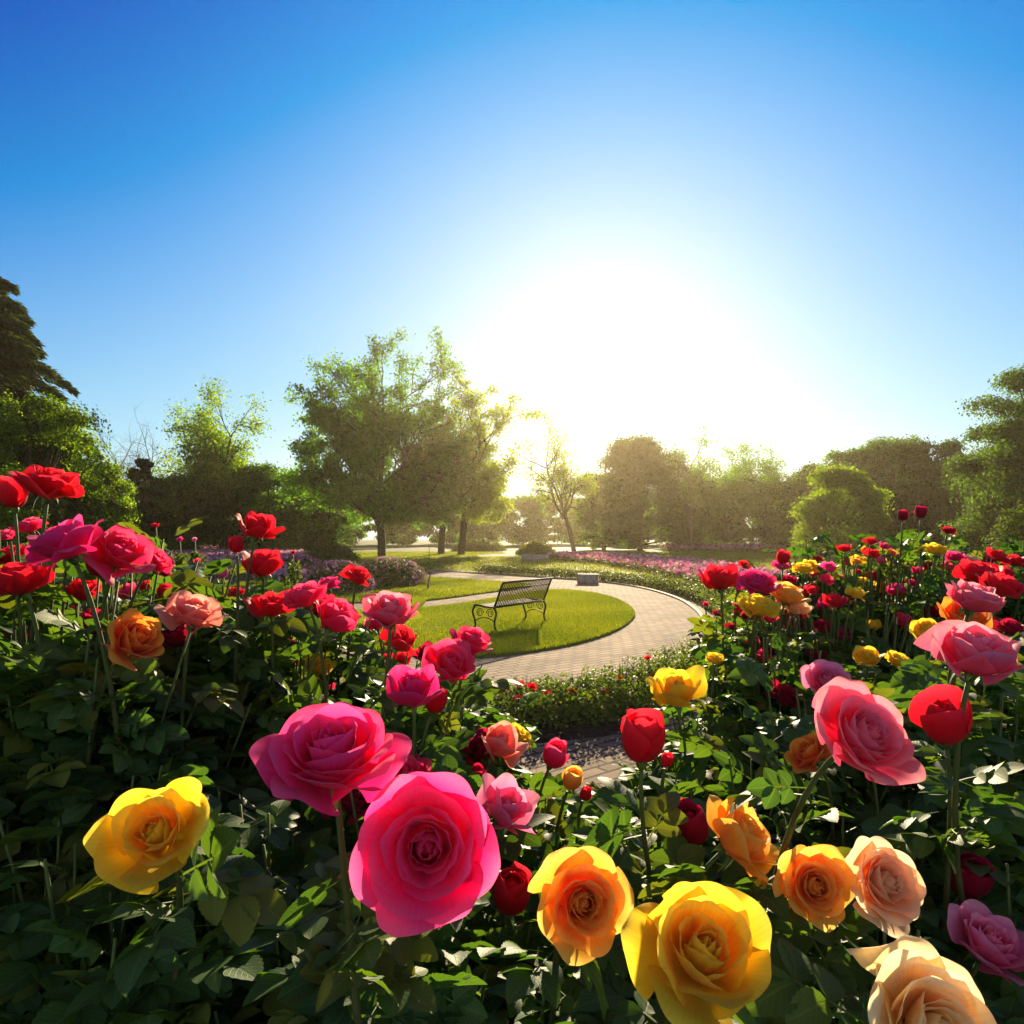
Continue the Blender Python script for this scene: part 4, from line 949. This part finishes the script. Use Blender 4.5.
G_ = 'trees around the garden'
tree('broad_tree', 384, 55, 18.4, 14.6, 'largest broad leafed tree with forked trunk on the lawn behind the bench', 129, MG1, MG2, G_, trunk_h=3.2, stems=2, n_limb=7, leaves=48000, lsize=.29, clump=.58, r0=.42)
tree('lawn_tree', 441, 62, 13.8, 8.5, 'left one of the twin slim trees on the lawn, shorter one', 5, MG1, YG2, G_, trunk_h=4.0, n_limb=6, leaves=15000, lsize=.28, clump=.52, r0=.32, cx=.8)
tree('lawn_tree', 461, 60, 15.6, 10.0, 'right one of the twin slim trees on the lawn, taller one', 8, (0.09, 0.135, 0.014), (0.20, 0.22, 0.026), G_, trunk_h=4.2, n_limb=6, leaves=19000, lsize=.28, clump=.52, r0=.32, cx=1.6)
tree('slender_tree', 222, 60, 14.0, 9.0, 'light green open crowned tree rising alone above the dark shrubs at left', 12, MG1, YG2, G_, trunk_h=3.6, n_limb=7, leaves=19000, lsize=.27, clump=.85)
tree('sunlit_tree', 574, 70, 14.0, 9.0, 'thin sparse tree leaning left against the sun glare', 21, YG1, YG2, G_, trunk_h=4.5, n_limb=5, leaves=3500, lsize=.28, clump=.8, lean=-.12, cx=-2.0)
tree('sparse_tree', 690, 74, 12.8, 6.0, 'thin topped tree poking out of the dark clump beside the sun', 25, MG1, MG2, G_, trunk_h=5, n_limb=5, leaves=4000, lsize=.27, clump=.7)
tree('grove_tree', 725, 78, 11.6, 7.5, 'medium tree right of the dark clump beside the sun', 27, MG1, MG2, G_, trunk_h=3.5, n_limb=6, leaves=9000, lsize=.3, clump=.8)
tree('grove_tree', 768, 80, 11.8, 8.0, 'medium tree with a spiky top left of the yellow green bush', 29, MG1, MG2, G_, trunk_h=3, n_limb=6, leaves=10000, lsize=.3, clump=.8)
# dark clumps
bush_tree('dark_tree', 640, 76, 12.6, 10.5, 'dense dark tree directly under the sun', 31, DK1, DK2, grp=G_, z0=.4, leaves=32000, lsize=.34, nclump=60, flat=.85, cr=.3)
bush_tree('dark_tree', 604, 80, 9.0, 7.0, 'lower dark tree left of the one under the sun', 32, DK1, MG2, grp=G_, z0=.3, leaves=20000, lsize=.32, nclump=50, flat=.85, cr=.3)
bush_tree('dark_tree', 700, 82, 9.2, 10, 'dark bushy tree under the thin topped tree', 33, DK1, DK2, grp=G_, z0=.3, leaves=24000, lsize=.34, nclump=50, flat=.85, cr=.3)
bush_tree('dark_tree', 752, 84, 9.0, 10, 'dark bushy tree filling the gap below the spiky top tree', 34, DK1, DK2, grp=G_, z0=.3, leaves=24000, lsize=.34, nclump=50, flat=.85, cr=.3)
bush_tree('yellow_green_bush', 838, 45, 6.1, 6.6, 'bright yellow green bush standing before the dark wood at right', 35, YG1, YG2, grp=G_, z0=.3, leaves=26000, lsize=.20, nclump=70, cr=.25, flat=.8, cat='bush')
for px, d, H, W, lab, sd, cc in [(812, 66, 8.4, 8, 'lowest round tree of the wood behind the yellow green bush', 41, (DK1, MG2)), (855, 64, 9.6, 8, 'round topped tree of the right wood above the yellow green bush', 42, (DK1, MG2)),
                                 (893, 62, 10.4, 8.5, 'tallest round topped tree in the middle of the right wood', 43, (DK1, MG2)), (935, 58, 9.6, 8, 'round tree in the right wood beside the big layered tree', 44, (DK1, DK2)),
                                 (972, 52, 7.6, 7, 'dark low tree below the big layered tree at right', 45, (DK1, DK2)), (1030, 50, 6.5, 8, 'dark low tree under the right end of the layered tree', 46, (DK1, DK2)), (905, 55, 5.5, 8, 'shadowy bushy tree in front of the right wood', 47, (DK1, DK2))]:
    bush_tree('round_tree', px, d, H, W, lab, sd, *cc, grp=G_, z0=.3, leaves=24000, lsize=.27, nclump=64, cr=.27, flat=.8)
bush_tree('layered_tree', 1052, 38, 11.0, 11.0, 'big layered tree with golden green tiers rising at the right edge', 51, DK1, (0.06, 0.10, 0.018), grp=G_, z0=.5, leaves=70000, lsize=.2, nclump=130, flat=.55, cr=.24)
# left side
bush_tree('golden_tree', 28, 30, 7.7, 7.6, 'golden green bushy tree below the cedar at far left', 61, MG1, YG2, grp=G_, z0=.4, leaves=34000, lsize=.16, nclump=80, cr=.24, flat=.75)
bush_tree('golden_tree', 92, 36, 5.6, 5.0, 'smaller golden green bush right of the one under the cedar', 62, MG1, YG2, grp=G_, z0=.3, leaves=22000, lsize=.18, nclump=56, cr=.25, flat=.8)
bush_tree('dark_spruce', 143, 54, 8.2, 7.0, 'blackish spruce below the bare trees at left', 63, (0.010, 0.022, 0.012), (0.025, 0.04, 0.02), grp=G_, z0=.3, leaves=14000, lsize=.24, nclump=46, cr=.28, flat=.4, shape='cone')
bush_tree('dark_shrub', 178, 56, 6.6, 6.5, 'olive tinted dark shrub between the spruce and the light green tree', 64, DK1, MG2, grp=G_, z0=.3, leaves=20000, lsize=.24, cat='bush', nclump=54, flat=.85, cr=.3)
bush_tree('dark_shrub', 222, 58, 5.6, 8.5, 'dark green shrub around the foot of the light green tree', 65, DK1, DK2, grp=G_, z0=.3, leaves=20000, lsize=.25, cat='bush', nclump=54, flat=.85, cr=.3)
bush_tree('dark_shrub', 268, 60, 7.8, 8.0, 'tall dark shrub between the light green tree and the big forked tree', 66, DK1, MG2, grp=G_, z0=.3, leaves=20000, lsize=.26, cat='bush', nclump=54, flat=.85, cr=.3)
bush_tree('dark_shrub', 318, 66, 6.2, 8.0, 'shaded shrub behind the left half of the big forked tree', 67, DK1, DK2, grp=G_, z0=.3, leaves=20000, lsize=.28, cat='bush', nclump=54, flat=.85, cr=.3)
# bare trees
for px, H, W, sd, lab in [(122, 17.0, 8, 71, 'left of the two leafless trees, lower and wider'), (147, 18.0, 8, 73, 'right of the two leafless trees, taller one')]:
    d = 92; X = (px - 512) / FPX * d; root = empty('bare_tree', (X, d, 0)); tag(root, lab, 'tree', 'leafless trees at left')
    wood, P = branch_tree(H, W, 6, sd, n_limb=9, leaves=3000, r0=.34, levels=4); fit(P, wood, H, W); wood.build('trunk', M_bark, root, True)
# cedar with drooping tiers
def cedar(px, d, H, W, lab):
    X = (px - 512) / FPX * d; root = empty('cedar_tree', (X, d, 0)); tag(root, lab, 'tree', G_)
    wd, mb = MB(), MB(); wd.tube(np.array([[0, 0, -.1], [0, 0, H * .5], [0, 0, H * .98]]), [H * .03, H * .02, H * .004], 10)
    nt_ = 15
    for k in range(nt_):
        q = (k + .3) / nt_; z = H * (.10 + .88 * q); L_ = W / 2 * (1.0 - q) ** .62 + .35
        nb = 9
        for b in range(nb):
            a = b * 2 * math.pi / nb + k * 1.1 + rng.uniform(-.25, .25); L2 = L_ * rng.uniform(.75, 1.12); drop = L2 * rng.uniform(.30, .46)
            e = np.array([math.cos(a), math.sin(a), 0])
            p0, p1, p2 = np.array([0, 0, z]), np.array([0, 0, z + .12 * L2]) + e * L2 * .5, np.array([0, 0, z - drop]) + e * L2
            wd.tube(bez(p0, p1, p2, 7), np.linspace(.05, .012, 7) * H / 12, 4)
            n = int(520 * (.4 + L2 / 3)); t = rng.uniform(.12, 1.03, n) ** .8
            c = (1 - t)[:, None] ** 2 * p0 + 2 * (t * (1 - t))[:, None] * p1 + (t ** 2)[:, None] * p2
            sd = np.array([-e[1], e[0], 0]); w = .34 * L2 * np.sin(np.pi * np.clip(t, 0, 1) ** .9) + .06
            off = rng.uniform(-1, 1, n); P = c + sd * (off * w)[:, None] + np.column_stack([np.zeros((n, 2)), rng.normal(0, .06, n) - np.abs(off) * w * .25])
            dirs = e * .9 + sd * off[:, None] * .8 + np.array([0, 0, -.45]) + rng.normal(0, .25, (n, 3))
            Mx = frames(dirs, np.tile([0, 0, 1.0], (n, 1)) + rng.normal(0, .4, (n, 3)))
            TV = QUADLEAF[0] * np.array([.55, 1, 1]); V, Q = place(TV, QUADLEAF[1], Mx, P, rng.uniform(.18, .42, n))
            g = rng.uniform(0, 1, (n, 1)); cc = np.array([.022, .055, .016]) * (1 - g) + np.array([.09, .125, .028]) * g
            mb.add(V, Q, np.repeat(cc, 4, 0))
    wd.build('trunk', M_bark, root, True); mb.build('crown', M_conifer, root)
cedar(-22, 32, 14.8, 13.4, 'tall dark cedar with drooping tiers at the left edge')

# the wood that closes the view, far off
mb = MB()
for x in np.arange(-150, 151, 4.6):
    y = 122 + rng.uniform(-10, 14) - abs(x) * .15; H = rng.uniform(7.5, 10.5) * (1 if abs(x - 10) < 45 else 1.2); W = rng.uniform(7, 11)
    tmp = MB(); clump_crown(tmp, H, W, .2, int(abs(x) * 10 + 900 + (x > 0)), 30, 9500, .5, MG1 if rng.random() < .5 else DK1, MG2, .65, .36)
    for v, p, c_ in zip(tmp.V, tmp.P, tmp.C): mb.add(v + np.array([x, y, 0]), p - p.min(), c_)
o = mb.build('far_wood', M_tree); tag(o, 'hazy far wood closing the view behind the garden trees', 'wood', kind='stuff')

# ------------------------------------------------------------------ morning haze
m, N, L = mat_new('haze'); out = N.new('ShaderNodeOutputMaterial'); pv = N.new('ShaderNodeVolumePrincipled')
pv.inputs['Color'].default_value = (1.0, 0.84, 0.55, 1); pv.inputs['Density'].default_value = HAZE_DENSITY; pv.inputs['Anisotropy'].default_value = 0.73
L.new(pv.outputs[0], out.inputs['Volume'])
hb = MB(); hb.box((0, 0, 10.5), (2 * G + 20, 2 * G + 20, 23)); o = hb.build('haze', m); tag(o, 'thin sunlit morning haze over the garden', 'haze', kind='stuff')
o.display_type = 'WIRE'
